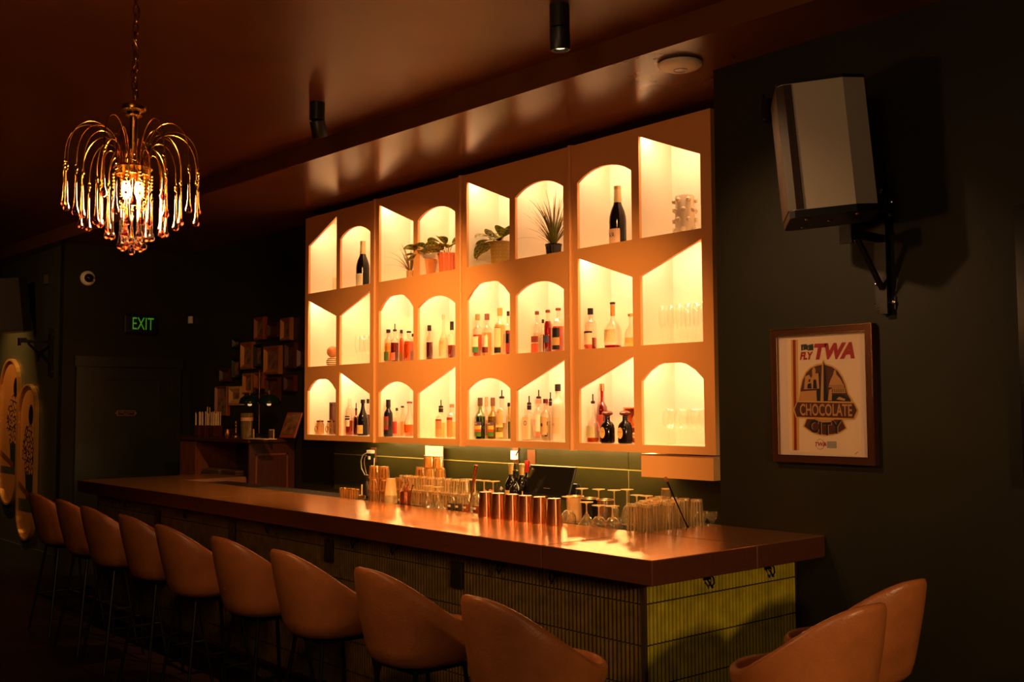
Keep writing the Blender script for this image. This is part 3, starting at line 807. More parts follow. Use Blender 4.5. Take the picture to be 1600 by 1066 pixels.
# dark frame at the right edge
t = thing('wall_frame', (-1.40, YW, 1.34), 'tall dark framed panel cut by the right edge of the photo', 'frame')
b = MB(); b.plate([[(-.39, 0), (.3, 0), (.3, 1.09), (-.39, 1.09)], [(-.34, .05), (.25, .05), (.25, 1.04), (-.34, 1.04)][::-1]], -.06, -.001)
b.build('frame', mat('dark_lacquer', (.008, .005, .006, 1), .2), t); MB().box(-.34, .25, -.02, -.01, .05, 1.04).build('panel', c(20, 14, 12, .4), t)

# ================================================================== BOTTLES
SHAPES = {   # body profile: (radius factor, height factor), neck radius given last
 'wine': [(.90, 0), (1, .015), (1, .58), (.93, .64), (.62, .70), (.40, .75), (.36, .80), (.36, .97), (.40, .975), (.40, 1)],
 'champagne': [(.90, 0), (1, .015), (1, .42), (.96, .50), (.80, .60), (.52, .70), (.36, .79), (.30, .88), (.30, .97), (.36, .975), (.36, 1)],
 'whiskey': [(.92, 0), (1, .015), (1, .64), (.96, .69), (.70, .745), (.42, .775), (.36, .80), (.36, .97), (.40, .975), (.40, 1)],
 'round': [(.85, 0), (.96, .02), (1, .2), (.98, .40), (.80, .50), (.48, .58), (.28, .65), (.24, .72), (.24, .97), (.27, .975), (.27, 1)],
 'square': [(.95, 0), (1, .015), (1, .66), (.94, .71), (.60, .76), (.38, .78), (.36, .82), (.36, 1)],
 'tall': [(.92, 0), (1, .015), (1, .66), (.90, .72), (.60, .78), (.44, .82), (.42, .97), (.46, .975), (.46, 1)],
 'jug': [(.86, 0), (.98, .03), (1, .2), (1, .55), (.92, .68), (.70, .78), (.42, .84), (.36, .88), (.36, 1)],
 'decanter': [(.9, 0), (1, .03), (1, .42), (.80, .56), (.46, .66), (.34, .72), (.32, .9), (.42, 1)],
}
def rad_at(pr, f):
    for (r0, z0), (r1, z1) in zip(pr, pr[1:]):
        if z0 <= f <= z1 and z1 > z0: return r0 + (r1 - r0) * (f - z0) / (z1 - z0)
    return pr[-1][0]
def bottle(x, y, z, h, r, shape, body, label, liquid=None, fill=.6, bands=None, cap=None, caph=.10, spout=None, name='bottle', group=None, cat='bottle', text=None, capr=1.15, yaw=0, ball=False, ov=None):
    """h is the whole height with cap or spout; bands = [(z0, z1, colour)] on the paper label"""
    t = thing(name, (x, y, z), label, cat, group, yaw)
    pr = SHAPES[shape]; sq = 2 if shape not in ('square',) else 5
    hb = h - (.058 if spout else 0) - (caph * h * .45 if (cap and not spout) else 0)
    prof = [(.0001, 0)] + [(r * a, hb * q) for a, q in pr]
    MB().lathe(prof, n=20, sq=sq).build('glass_body', body, t, True)
    if liquid:
        lp = [(.0001, .004)] + [(max(.0004, r * rad_at(pr, q) - .0025), max(.004, hb * q)) for q in sorted([p[1] for p in pr if p[1] < fill] + [fill])] + [(.0001, hb * fill)]
        MB().lathe(lp, n=16, sq=sq).build('liquid', LQ[liquid], t, True)
    if bands:
        for z0, z1, cl in bands:
            if z0 >= .7: MB().lathe([(r * rad_at(pr, z0) + .0012, hb * z0), (r * rad_at(pr, z1) + .0012, hb * z1)], n=16).build('neck_foil', c(*cl, .35, .4), t, True)
        b = MB(); cols = []
        for z0, z1, cl in [q for q in bands if q[0] < .7]:
            if cl not in cols: cols.append(cl)
            ra = r * 1.0 + .0012
            b.lathe([(r * rad_at(pr, z0) + .0012, hb * z0), (r * rad_at(pr, z1) + .0012, hb * z1)], n=14, sq=sq, a0=-PI / 2 - 1.15, a1=-PI / 2 + 1.0, mi=cols.index(cl))
        if text:
            tx, tz, ts, tc = text
            if tc not in cols: cols.append(tc)
            b.text(tx, ts, (0, -r - .0022, hb * tz), (1, 0, 0), (0, 0, 1), cols.index(tc), sx=.8)
        if b.v: b.build('label', [c(*q) for q in cols], t, True)
    if ov:      # oval label
        b = MB(); b.add([(ov[0] * math.cos(a), -r - .001, hb * ov[2] + ov[1] * math.sin(a)) for a in [2 * PI * i / 24 for i in range(24)]], [tuple(range(24))])
        if text: b.text(text[0], text[2], (0, -r - .0016, hb * text[1]), (1, 0, 0), (0, 0, 1), 1, sx=.8)
        b.build('label', [c(*ov[3]), c(*(text[3] if text else (0, 0, 0)))], t)
    rn = r * pr[-1][0]
    if ball:
        MB().lathe([(.0001, 0), (rn, 0), (rn, .008), (r * .7, .016), (r * .78, .026), (r * .55, .036), (.0001, .04)], cz=hb - .002, n=16).build('stopper', cap, t, True)
    elif cap and not spout:
        MB().lathe([(.0001, 0), (rn * capr, 0), (rn * capr, caph * h), (rn * capr * .8, caph * h + .002), (.0001, caph * h + .002)], cz=hb - caph * h * .55, n=14).build('cap', cap, t, True)
    elif cap:
        MB().lathe([(rn * 1.12, 0), (rn * 1.12, .03)], cz=hb - .034, n=14).build('neck_seal', cap, t, True)
    if spout:
        b = MB(); b.lathe([(rn * .9, 0), (rn * 1.15, .004), (rn * 1.1, .014), (.0045, .02), (.0042, .056), (.003, .06), (.0001, .06)], cz=hb - .002, n=12)
        b.build('pour_spout', spout, t, True)
    return t
DKB = mat('dark_cap', (.012, .008, .006, 1), .3)
GOLDF = mat('gold_foil', rgb(214, 178, 120), .35, .7)
DGB = mat('black_bottle_glass', (.006, .004, .003, 1), .08)
DGG = glass('green_bottle_glass', (.42, .55, .16, 1), .15)
OLG = glass('olive_bottle_glass', (.70, .60, .22, 1), .15)
MILK = mat('frosted_bottle', rgb(235, 222, 196), .35)
DKR = glass('red_bottle_glass', (.6, .10, .04, 1), .15)
CORK = c(190, 130, 75); 
NC = {0: 2.633, 1: 2.008, 2: 1.435}
PLACED = []
def nb(row, px, pyt, pw, label, dy=0, **k):
    """a bottle in a niche of the given row; its pixel column meets the plane it stands on"""
    y0 = YF + .115 + dy; xf = at(px, pyt, 'Y', YF).x; best = None
    for dyy in [0] + [q * .01 * sg for q in range(1, 20) for sg in (1, -1)]:
        y = y0 + dyy; p = at(px, pyt, 'Y', y); d = depth(p); r = pw * d / FPX / 2
        rb = r * (1.2 if k.get('shape') == 'square' else 1) + .002
        if y + rb > YB - .018 or y - rb < YF + .022: continue
        for x0, x1 in COLS:
            if x0 <= xf <= x1: cx = min(max(p.x, x0 + rb), x1 - rb)
        for ddx in (0, .006, -.006, .012, -.012, .02, -.02, .03, -.03):
            x = cx + ddx
            if not any(x0 + rb <= x <= x1 - rb + 1e-6 for x0, x1 in COLS): continue
            hit = sum(max(0, rb + q[2] - math.hypot(x - q[0], y - q[1])) for q in PLACED if q[3] == row)
            cost = hit * 100 + abs(dyy) + abs(ddx) * 2 + abs(cx - p.x)
            if best is None or cost < best[0]: best = (cost, x, y, rb, p)
    _, x, y, rb, p = best; p.x = x; PLACED.append((x, y, rb, row)); d = depth(p)
    return bottle(p.x, y, NC[row] + .0008, p.z - NC[row], pw * d / FPX / 2, k.pop('shape', 'whiskey'), k.pop('body', GLASS), label, **k)
LW = (236, 222, 190); TG = (206, 160, 92); LB = (22, 16, 14); LR = (178, 40, 26); LG = (70, 104, 40); LO_ = (214, 120, 60)
# top row
nb(0, 525, 383, 11, 'slender clear glass bottle at the far left of the top row', shape='round', body=GLASSN, liquid='clear', fill=.3)
nb(0, 567, 377.5, 21, 'dark champagne bottle with gold neck in the second niche of the top row', shape='champagne', body=DGB, bands=[(.02, .30, LW), (.74, .99, (214, 178, 120))], cap=GOLDF, caph=.06)
nb(0, 964.5, 291.5, 27, 'large dark champagne bottle in the arched niche right of the grassy plant', shape='champagne', body=DGB, bands=[(.02, .28, (238, 196, 160)), (.74, .99, (226, 196, 130))], cap=GOLDF, caph=.055, text=('VA', .17, .045, LB))
# middle row, third column
nb(1, 602, 516, 13, 'clear bottle with black cap and green foot label, leftmost in third middle niche', liquid='pale', fill=.62, bands=[(.05, .33, LG)], cap=DKB, shape='tall')
nb(1, 617, 506, 14, 'dark red bottle with pour spout and salmon label in third middle niche', dy=.0, liquid='whiskey', fill=.62, bands=[(.05, .30, (222, 110, 80))], spout=DKB)
nb(1, 627, 516, 9, 'narrow orange bottle behind the dark red one in third middle niche', dy=.10, liquid='orange', fill=.8, bands=[(.05, .3, (150, 130, 50))], cap=DKB, shape='tall')
nb(1, 639, 518, 14, 'amber whiskey bottle with flat black cap in third middle niche', dy=.02, liquid='amber', fill=.68, cap=DKB, caph=.05, capr=1.5, shape='square')
nb(1, 645, 522, 8, 'partly hidden dark bottle at the right edge of third middle niche', dy=.14, liquid='whiskey', fill=.4, cap=DKB)
# middle row, fourth column
nb(1, 670, 509, 12, 'whiskey bottle with ringed black cap alone at left of fourth middle niche', liquid='whiskey', fill=.55, cap=DKB, caph=.16, shape='tall')
nb(1, 693, 492, 15, 'tall clear bottle with pearl stopper in fourth middle niche', liquid='clear', fill=.5, bands=[(.22, .44, (222, 170, 110))], cap=c(230, 190, 140), caph=.1, shape='round')
nb(1, 706, 503, 15, 'square bottle of dark whiskey with black stopper in fourth middle niche', dy=.07, liquid='whiskey', fill=.42, cap=DKB, caph=.22, shape='square')
# middle row, fifth column
nb(1, 743, 492, 16, 'bottle with white label over green foot label in fifth middle niche', liquid='orange', fill=.55, bands=[(.10, .24, (60, 130, 80)), (.24, .50, LW)], cap=c(150, 140, 80), caph=.14)
nb(1, 761, 491, 17, 'pale bottle with cream label and wine red foot in fifth middle niche', liquid='pale', fill=.6, bands=[(.10, .24, (110, 36, 36)), (.24, .52, LW)], cap=c(120, 70, 50), caph=.14)
nb(1, 781, 482, 18, 'tall pale bottle with foil neck and black foot band in fifth middle niche', liquid='pale', fill=.7, bands=[(.06, .18, LB), (.2, .62, (240, 214, 160)), (.63, .64, LB)], cap=c(214, 160, 80), caph=.16)
nb(1, 794, 487, 12, 'square bottle with slanted dark label at right of fifth middle niche', dy=.10, liquid='whiskey', fill=.6, bands=[(.1, .3, (200, 70, 40)), (.3, .52, LB)], cap=DKB, shape='square')
# middle row, sixth column
nb(1, 839, 487, 15, 'square clear bottle with red block label in sixth middle niche', liquid='clear', fill=.5, bands=[(.02, .24, (200, 84, 50)), (.27, .42, (140, 50, 40))], cap=c(120, 60, 40), caph=.08, shape='square', capr=1.25)
nb(1, 848, 500, 9, 'small dark bottle behind the red block label one in sixth middle niche', dy=.13, liquid='whiskey', fill=.6, cap=DKB)
nb(1, 856, 485, 13, 'slim dark red bottle with blue label in sixth middle niche', dy=.02, liquid='red', fill=.76, bands=[(.24, .42, (60, 64, 90))], cap=c(120, 60, 40), caph=.06, shape='tall', capr=1.25)
nb(1, 872, 482, 19, 'amber bottle with black and tan label at right of sixth middle niche', dy=.03, liquid='amber', fill=.6, bands=[(.06, .16, LB), (.16, .34, TG), (.34, .56, LB)], cap=c(130, 70, 50), caph=.05)
# middle row, seventh column
nb(1, 917, 483, 20, 'clear bottle with white label and wire cap, left in seventh middle niche', liquid='red', fill=.30, bands=[(.0, .12, (220, 96, 80)), (.12, .42, LW), (.42, .47, LB)], cap=DKB, caph=.15)
nb(1, 957, 473, 28, 'broad shouldered cognac bottle with tan neck in seventh middle niche', shape='round', liquid='red', fill=.07, bands=[(.14, .42, (244, 214, 160)), (.72, .97, (220, 150, 80))], cap=DKB, caph=.04)
nb(1, 986, 491, 22, 'squat clear bottle half hidden at right of seventh middle niche', dy=.02, shape='decanter', liquid='pale', fill=.3, cap=GOLDF, caph=.07)
# bottom row
nb(2, 546, 623, 14, 'clear bottle with striped label, leftmost in second bottom niche', liquid='amber', fill=.4, bands=[(.24, .42, LW), (.42, .46, LB), (.49, .52, LB)], shape='tall')
nb(2, 555, 630, 9, 'small red bottle with black spout in second bottom niche', dy=.05, liquid='red', fill=.7, body=DKR, spout=DKB)
nb(2, 567, 625, 17, 'black sparkling wine bottle with cream square label in second bottom niche', dy=.0, shape='champagne', body=DGB, bands=[(.05, .30, (226, 180, 110))], cap=DKB, caph=.1)
nb(2, 575, 624, 10, 'dark bottle with black cap behind the black sparkling wine', dy=.12, liquid='whiskey', fill=.6, cap=DKB, caph=.12)
nb(2, 605, 625, 14, 'black bottle with red and grey bands, leftmost in third bottom niche', body=DGB, bands=[(.05, .2, LB), (.2, .34, (150, 50, 40)), (.34, .45, (110, 90, 70)), (.45, .6, (150, 60, 50))], cap=DKB, caph=.2, shape='tall')
nb(2, 620, 638, 10, 'slim bottle with salmon red label in third bottom niche', dy=.04, liquid='clear', fill=.5, bands=[(.1, .55, (226, 70, 56))], cap=DKB, shape='square')
nb(2, 627, 635, 10, 'thin clear bottle with tiny black cap in third bottom niche', dy=.12, liquid='pale', fill=.5, cap=DKB, caph=.05, shape='tall')
nb(2, 640, 628, 18, 'rounded clear decanter with dark cap at right of third bottom niche', dy=.03, shape='decanter', liquid='orange', fill=.35, cap=c(130, 60, 40), caph=.05)
nb(2, 689, 625, 17, 'patterned floral bottle with black spout, left in fourth bottom niche', liquid='pale', fill=.5, bands=[(.04, .30, (214, 150, 84)), (.3, .56, (190, 130, 70)), (.56, .62, (150, 50, 40))], spout=DKB, cap=DKB)
nb(2, 706, 632, 16, 'patterned floral bottle with peach cap, right in fourth bottom niche', dy=.01, liquid='pale', fill=.5, bands=[(.04, .56, (200, 140, 76)), (.56, .64, (160, 56, 44))], cap=c(216, 130, 80), caph=.10)
VB = [(.07, .20, (70, 110, 30)), (.20, .26, (190, 60, 40)), (.26, .36, (196, 170, 60)), (.36, .46, (96, 70, 90))]
nb(2, 749.5, 622, 17, 'bright green bottle with rainbow label, leftmost in fifth bottom niche', shape='wine', body=DGG, liquid='green', fill=.6, bands=VB, cap=c(90, 60, 36), caph=.2, text=('VIDA', .41, .016, LW))
nb(2, 757, 621, 10, 'slim bottle with pale peach neck behind the green rainbow label bottle', dy=.12, liquid='pale', fill=.5, bands=[(.1, .4, (150, 80, 50))], cap=c(230, 160, 110), caph=.22, shape='tall')
nb(2, 770, 622, 16, 'olive bottle with rainbow label, second of its kind in fifth bottom niche', dy=.02, shape='wine', body=OLG, liquid='olive', fill=.6, bands=VB, cap=c(110, 70, 44), caph=.2, text=('VIDA', .41, .016, LW))
nb(2, 784, 609.5, 19, 'clear spirits bottle with tan palm label and spout in fifth bottom niche', dy=.0, liquid='olive', fill=.4, bands=[(.06, .18, (226, 190, 110)), (.30, .74, (240, 196, 130))], spout=DKB, text=('UNION', .66, .016, LB), shape='whiskey')
nb(2, 795, 630, 10, 'partly hidden green bottle at right edge of fifth bottom niche', dy=.12, shape='wine', liquid='green', fill=.5, body=OLG, cap=DKB)
nb(2, 820.5, 619, 17, 'square gin bottle with oval emblem label, leftmost in sixth bottom niche', shape='square', liquid='clear', fill=.6, bands=[(.04, .66, (238, 214, 170))], spout=DKB, cap=DKB, text=('O', .48, .045, (60, 50, 50)))
nb(2, 837, 609.5, 18, 'tall pale bottle with small red figure label and salmon collar', dy=.02, liquid='clear', fill=.5, bands=[(.1, .2, (226, 130, 90)), (.22, .62, (244, 224, 190))], spout=DKB, cap=c(226, 130, 100), text=('I', .42, .05, (200, 80, 50)))
nb(2, 846, 628, 12, 'square bottle with black and white spotted label in sixth bottom niche', dy=.10, shape='square', liquid='clear', fill=.5, bands=[(.1, .2, LB), (.2, .4, LW), (.4, .5, LB)], cap=c(240, 150, 120))
nb(2, 852.5, 624, 17, 'wine red topped bottle with dark round seal label in sixth bottom niche', dy=-.05, liquid='clear', fill=.5, bands=[(.16, .60, (240, 190, 130))], cap=c(90, 30, 24), caph=.1, text=('\u25CF', .4, .03, (110, 50, 40)))
nb(2, 860, 613, 10, 'slim spouted bottle behind the round seal label in sixth bottom niche', dy=.12, liquid='clear', fill=.4, spout=DKB, cap=DKB, shape='tall')
nb(2, 871.5, 601, 20, 'tall frosted round shouldered bottle at right of sixth bottom niche', dy=.0, body=MILK, bands=[(.14, .44, (240, 206, 160))], cap=c(30, 24, 24), caph=.12, shape='whiskey', text=('M', .3, .03, (200, 110, 80)))
nb(2, 918, 616, 22, 'round bottle with pale green label and spout, leftmost in seventh bottom niche', shape='round', liquid='orange', fill=.12, bands=[(.13, .42, (206, 190, 130))], spout=DKB)
nb(2, 936.5, 600.5, 17, 'tall red glass bottle with copper top in seventh bottom niche', dy=.03, shape='wine', body=DKR, liquid='amber', fill=.68, cap=COPPER, caph=.12, bands=[(.2, .5, (170, 70, 50))])
for px_, lb_, dy_ in ((949, 'dark jug with oval cream label and ball stopper, left of a pair', -.04), (976.5, 'dark jug with oval cream label and ball stopper, right of a pair', -.04)):
    nb(2, px_, 650, 23, lb_, dy=dy_, shape='jug', body=DGB, cap=mat('brown_stopper', rgb(110, 56, 30), .25), ball=True, ov=(.022, .034, .40, (236, 190, 120)), text=('Don Julio', .44, .009, (110, 50, 30)), name='jug', cat='bottle', group='oval label jugs')
p = at(963, 622, 'Y', YF + .24)
b = MB(); x0, x1 = at(943, 622, 'Y', YF + .24).x, -4.182; x0 = max(x0, -4.46)
t = thing('display_box', ((x0 + x1) / 2, YF + .245, 1.4358), 'open wooden box with round medals behind the two dark jugs', 'box')
w_ = (x1 - x0) / 2; hz = .215
b = MB(); b.box(-w_, w_, .03, .04, 0, hz); b.box(-w_, -w_ + .01, -.03, .03, 0, hz); b.box(w_ - .01, w_, -.03, .03, 0, hz); b.box(-w_, w_, -.03, .03, hz - .008, hz); b.box(-w_ + .01, w_ - .01, -.03, .03, .09, .10)
b.build('box', mat('orange_wood', rgb(214, 120, 60), .4), t)
for k in (-1, 1):
    b = MB(); b.lathe([(.0001, -.006), (.033, -.006), (.037, 0), (.033, .004), (.0001, .004)], n=24, T=Matrix.Translation((k * w_ * .42, 0, .139)) @ Matrix.Rotation(PI / 2, 4, 'X')); b.build('medal', mat('pale_bronze', rgb(220, 170, 110), .3, .6), t, True)
b = MB()
for k in range(5): b.ball(-w_ + .03 + k * .035, -.008, .045, .017, 10, 7)
b.build('bead', mat('pale_bronze', None), t, True)
# first bottom niche: mug pair and wooden box
pz = at(507, 629, 'Y', YF + .20); xa, xb = -7.86, -7.472
t = thing('tilted_tray', ((xa + xb) / 2, YF + .2, 1.4358), 'dark brown framed tray standing in the first bottom niche', 'tray')
hh = pz.z - 1.436; w_ = (xb - xa) / 2
MB().plate([[(-w_, 0), (w_, 0), (w_, hh), (-w_, hh)], [(-w_ + .012, .012), (w_ - .012, .012), (w_ - .012, hh - .012), (-w_ + .012, hh - .012)][::-1]], -.02, .0).build('frame', c(60, 30, 20, .3), t)
MB().box(-w_ + .012, w_ - .012, -.008, 0, .012, hh - .012).build('panel', c(92, 46, 28, .4), t)
def ring_jar(px, label):
    y = YF + .10; p = at(px, 655, 'Y', y)
    t = thing('glass_canister', (p.x, y, 1.4358), label, 'jar', 'canisters in the first bottom niche')
    MB().lathe([(.0001, 0), (.034, 0), (.036, .01), (.036, .085), (.030, .098), (.030, .104)], n=20).build('glass_body', GLASSA, t, True)
    MB().lathe([(.0001, 0), (.032, 0), (.032, .012), (.01, .016), (.0001, .02)], cz=.104, n=20).build('lid', BRASS, t, True)
    b = MB(); b.tube([(.022 * math.cos(a), -.038, .045 + .024 * math.sin(a)) for a in [2 * PI * i / 20 for i in range(20)]], .003, 6, closed=True); b.build('ring_emblem', BRASS, t, True)
ring_jar(500, 'glass canister with ring emblem, left one in the first bottom niche'); ring_jar(517, 'glass canister with ring emblem, right one in the first bottom niche')
# round-headed figure in first middle niche
p = at(519.5, 550, 'Y', YF + .14)
t = thing('wooden_figure', (p.x, YF + .14, 2.0088), 'round wooden headed figure with striped body in the first middle niche', 'figurine')
b = MB(); b.lathe([(.0001, 0), (.03, 0), (.05, .02), (.052, .045), (.036, .07), (.016, .078), (.0001, .079)], n=22); b.build('striped_body', c(236, 206, 150), t, True)
b = MB()
for z_, r_ in ((.018, .0495), (.034, .053), (.05, .0515), (.064, .0425)): b.lathe([(r_, -.0028), (r_ + .0012, 0), (r_, .0028)], cz=z_, n=22)
b.build('stripe', DKB, t, True)
MB().ball(0, 0, .125, .049, 20, 14).build('head', mat('pale_wood', rgb(196, 120, 60), .4, noise=(30, .3, (1, 1, 5))), t, 'all')
# pale ceramic vase with knobs
p = at(1069, 306, 'Y', YF + .13)
t = thing('knobbed_vase', (p.x, YF + .135, 2.6338), 'cream ceramic vase studded with round knobs in the top right niche', 'vase')
VH = p.z - 2.634; CER = mat('cream_ceramic', rgb(255, 232, 196), .5)
MB().lathe([(.0001, 0), (.052, 0), (.056, .01), (.056, VH - .01), (.052, VH), (.048, VH - .002), (.048, VH - .03), (.0001, VH - .03)], n=30).build('body', CER, t, True)
for k in range(4):
    for q in range(6):
        a = q * PI / 3 + (k % 2) * PI / 6; zz_ = .03 + k * (VH - .06) / 3
        MB().ball(.062 * math.cos(a), .062 * math.sin(a), zz_, .0145, 12, 8).build('knob', CER, t, 'all')

# ================================================================== STEMWARE IN THE NICHES
def stem_glass(name, label, cat, group, prof, x, y, z):
    t = thing(name, (x, y, z), label, cat, group)
    foot, bowl = prof
    MB().lathe(foot, n=18).build('foot', GLASSN, t, 'all'); MB().lathe(bowl, n=18).build('bowl', GLASSN, t, 'all')
    return t
FL = ([(.0001, .001), (.030, .001), (.030, .003), (.006, .006), (.0035, .012), (.0033, .075), (.006, .084)], [(.006, .084), (.014, .095), (.021, .12), (.024, .16), (.022, .225), (.0212, .225), (.0228, .16), (.0195, .12), (.012, .098), (.0001, .090)])
WG = ([(.0001, .001), (.034, .001), (.034, .003), (.007, .007), (.004, .014), (.0037, .075), (.007, .086)], [(.007, .086), (.024, .096), (.037, .115), (.041, .14), (.038, .175), (.033, .205), (.032, .205), (.037, .175), (.0398, .14), (.0355, .117), (.022, .099), (.0001, .09)])
fl = stem_glass('champagne_flute', 'clear champagne flute in the right end niche of the middle row', 'glass', 'flutes in the right end niche', FL, 0, 0, 0)
x = -3.70; first = True; pos = []
for j, y in enumerate((YF + .07, YF + .145, YF + .22)):
    for i in range(6):
        pos.append((-3.70 - i * .062 - (j % 2) * .028, y, 2.0088))
fl.location = pos[0]
for q in pos[1:]: dup(fl, q)
pos = [(-6.995 - i * .062 - (j % 2) * .028, YF + .07 + j * .075, 2.0088) for j in range(3) for i in range(5)]
for q in pos: dup(fl, q, label='clear champagne flute in the second niche of the middle row', group='flutes in the second niche')
wg = stem_glass('wine_glass', 'clear wine glass in the arched niche at the bottom right', 'glass', 'wine glasses in the bottom right niche', WG, 0, 0, 0)
pos = [(-3.715 - i * .088 - (j % 2) * .04, YF + .075 + j * .078, 1.4358) for j in range(3) for i in range(4)]
wg.location = pos[0]
for q in pos[1:]: dup(wg, q)

# ================================================================== PLANTS
LEAFG = mat('leaf_green', rgb(136, 142, 52), .4); LEAFD = mat('leaf_dark_green', rgb(62, 80, 28), .4); LEAFY = mat('leaf_yellow_green', rgb(206, 196, 70), .45); SOIL = c(40, 24, 14, .9)
GRS = mat('grass_blade_green', rgb(110, 108, 34), .5); GRB = mat('grass_blade_brown', rgb(120, 84, 36), .5)
def blade(b, o, a, L, el, w, droop, mi):
    n = 9; pts = []
    p = Vector(o); e = el
    vs = []
    for i in range(n + 1):
        f = i / n; wd = w * (1 - f) ** .6 * (.5 + .5 * min(1, f * 5)) + .0003
        side = Vector((-math.sin(a), math.cos(a), 0)) * wd
        vs += [p - side, p + side + Vector((0, 0, .0004))]
        p = p + Vector((math.cos(a) * math.cos(e), math.sin(a) * math.cos(e), math.sin(e))) * (L / n)
        e -= droop / n
    b.add(vs, [(2 * i, 2 * i + 1, 2 * i + 3, 2 * i + 2) for i in range(n)], mi)
def grass(t, z, N, L, spread=1.0):
    b = MB()
    for i in range(N):
        a = random.random() * 2 * PI; el = PI / 2 - abs(random.gauss(0, .42)) * spread
        dy = math.sin(a) * math.cos(el)
        LL = L * random.uniform(.6, 1.08)
        if abs(dy) * LL > .10: LL = .10 / abs(dy) if abs(dy) > 0 else LL; LL = max(LL, .09)
        if math.sin(a) > 0 and dy * LL > .08: a = -a
        reach = abs(math.cos(a)) * math.cos(el); LL = min(LL, .20 / reach) if reach > .01 else LL
        blade(b, (.010 * math.cos(a), .010 * math.sin(a), z), a, LL, max(.25, el), .0042, random.uniform(.2, 1.1), random.choice((0, 0, 1)))
    b.build('foliage', [GRS, GRB], t)
def leaf(b, o, a, el, L, w, roll=0):
    """broad ribbed leaf with dark blotches beside the midrib"""
    nL, nW = 10, 6; vs = []
    d = Vector((math.cos(a), math.sin(a), 0)); s = Vector((-math.sin(a), math.cos(a), 0)); e = el; p = Vector(o)
    for i in range(nL + 1):
        f = i / nL; wd = w * math.sin(PI * min(1, f * .94 + .04)) ** .7
        up = Vector((-math.sin(e) * d.x, -math.sin(e) * d.y, math.cos(e)))
        for j in range(nW + 1):
            g = (j / nW - .5) * 2
            vs.append(p + s * g * wd * math.cos(roll) + up * (abs(g) * wd * .25 + g * wd * math.sin(roll)))
        p = p + (d * math.cos(e) + Vector((0, 0, math.sin(e)))) * (L / nL); e -= .09
    for i in range(nL):
        for j in range(nW):
            k = i * (nW + 1) + j
            mi = 2 if j in (2, 3) and i % 2 == 0 else (1 if (i % 2 == 0 and j in (1, 4)) else 0)
            b.add([vs[k], vs[k + 1], vs[k + nW + 2], vs[k + nW + 1]], [(0, 1, 2, 3)], mi)
def prayer(t, z, leaves, mats=None):
    stems = MB()
    for (a, el, sl, L, w) in leaves:
        a = math.radians(a); el = math.radians(el)
        o = Vector((.012 * math.cos(a), .012 * math.sin(a), z - .01)); tip = o + Vector((math.cos(a) * math.cos(el), math.sin(a) * math.cos(el), math.sin(el))) * sl
        stems.tube([o, (o + tip) / 2 + Vector((0, 0, .01)), tip], .0022, 5)
        L *= 1.3; w *= 1.3
        b = MB(); leaf(b, tip, a, el * .55, L * 1.25, w * 1.35, random.uniform(-.3, .5)); b.build('leaf', mats or [LEAFG, LEAFD, LEAFY], t)
    stems.build('stems', c(120, 110, 40, .5), t)
def pot(t, r, h, m, flute=0, taper=.86, dots=False):
    n = 48; prof = [(.0001, 0), (r * taper, 0), (r, h - .012), (r * 1.04, h - .010), (r * 1.04, h), (r * .93, h), (r * .92, h - .015), (.0001, h - .015)]
    b = MB()
    if flute:
        vs = []
        for pr_, z_ in prof:
            for i in range(n * 2):
                a = 2 * PI * i / (2 * n); rr = pr_ * (1 + (.035 * math.cos(a * flute) if pr_ > .8 * r else 0)); vs.append((rr * math.cos(a), rr * math.sin(a), z_))
        N = 2 * n
        b.add(vs, [(j * N + i, j * N + (i + 1) % N, (j + 1) * N + (i + 1) % N, (j + 1) * N + i) for j in range(len(prof) - 1) for i in range(N)])
    else: b.lathe(prof, n=36)
    b.build('pot', m, t, True)
    MB().lathe([(.0001, h - .014), (r * .92, h - .014)], n=20).build('soil', SOIL, t)
    if dots:
        b = MB()
        for q in range(18):
            for k in range(6): b.ball((r * (taper + (1 - taper) * k / 6) + .0008) * math.cos(q * PI / 9), (r * (taper + (1 - taper) * k / 6) + .0008) * math.sin(q * PI / 9), .008 + k * (h - .025) / 5.5, .0028, 6, 4)
        b.build('raised_dots', c(226, 190, 90, .5), t, True)
def pl(px, y, row, label, name):
    p = at(px, 400, 'Y', y)
    return thing(name, (p.x, y, NC[row] + .0008), label, 'plant')
t = pl(641, YF + .13, 0, 'wispy grassy plant in a small speckled glass pot in the third top niche', 'potted_grass')
pot(t, .030, .075, mat('speckled_pot', rgb(196, 150, 90), .3, noise=(120, .5)), taper=.95); grass(t, .07, 42, .27, 1.3)
t = pl(669, YF + .12, 0, 'prayer plant in a smooth tan pot in the fourth top niche', 'potted_prayer_plant')
pot(t, .062, .135, mat('tan_pot', rgb(206, 128, 70), .35), taper=.8)
prayer(t, .135, [(236, 60, .07, .09, .026), (248, 30, .06, .08, .026), (285, 62, .07, .09, .028), (262, 8, .06, .08, .026), (305, 40, .07, .09, .028), (160, 75, .07, .08, .026), (95, 72, .06, .08, .026), (335, 60, .08, .09, .026), (20, 65, .07, .08, .026), (270, 45, .09, .08, .028)], [LEAFG, LEAFD, LEAFG])
b = MB()
for a_, e_ in ((150, 55), (120, 65), (95, 60)): leaf(b, (.0, .02, .18), math.radians(a_), math.radians(e_), .10, .032)
b.build('new_leaves', [LEAFY, LEAFG, LEAFY], t)
t = pl(699, YF + .115, 0, 'prayer plant in a coral pink fluted pot in the fourth top niche', 'potted_prayer_plant')
pot(t, .068, .150, mat('coral_pot', rgb(222, 112, 72), .25), flute=16, taper=.85)
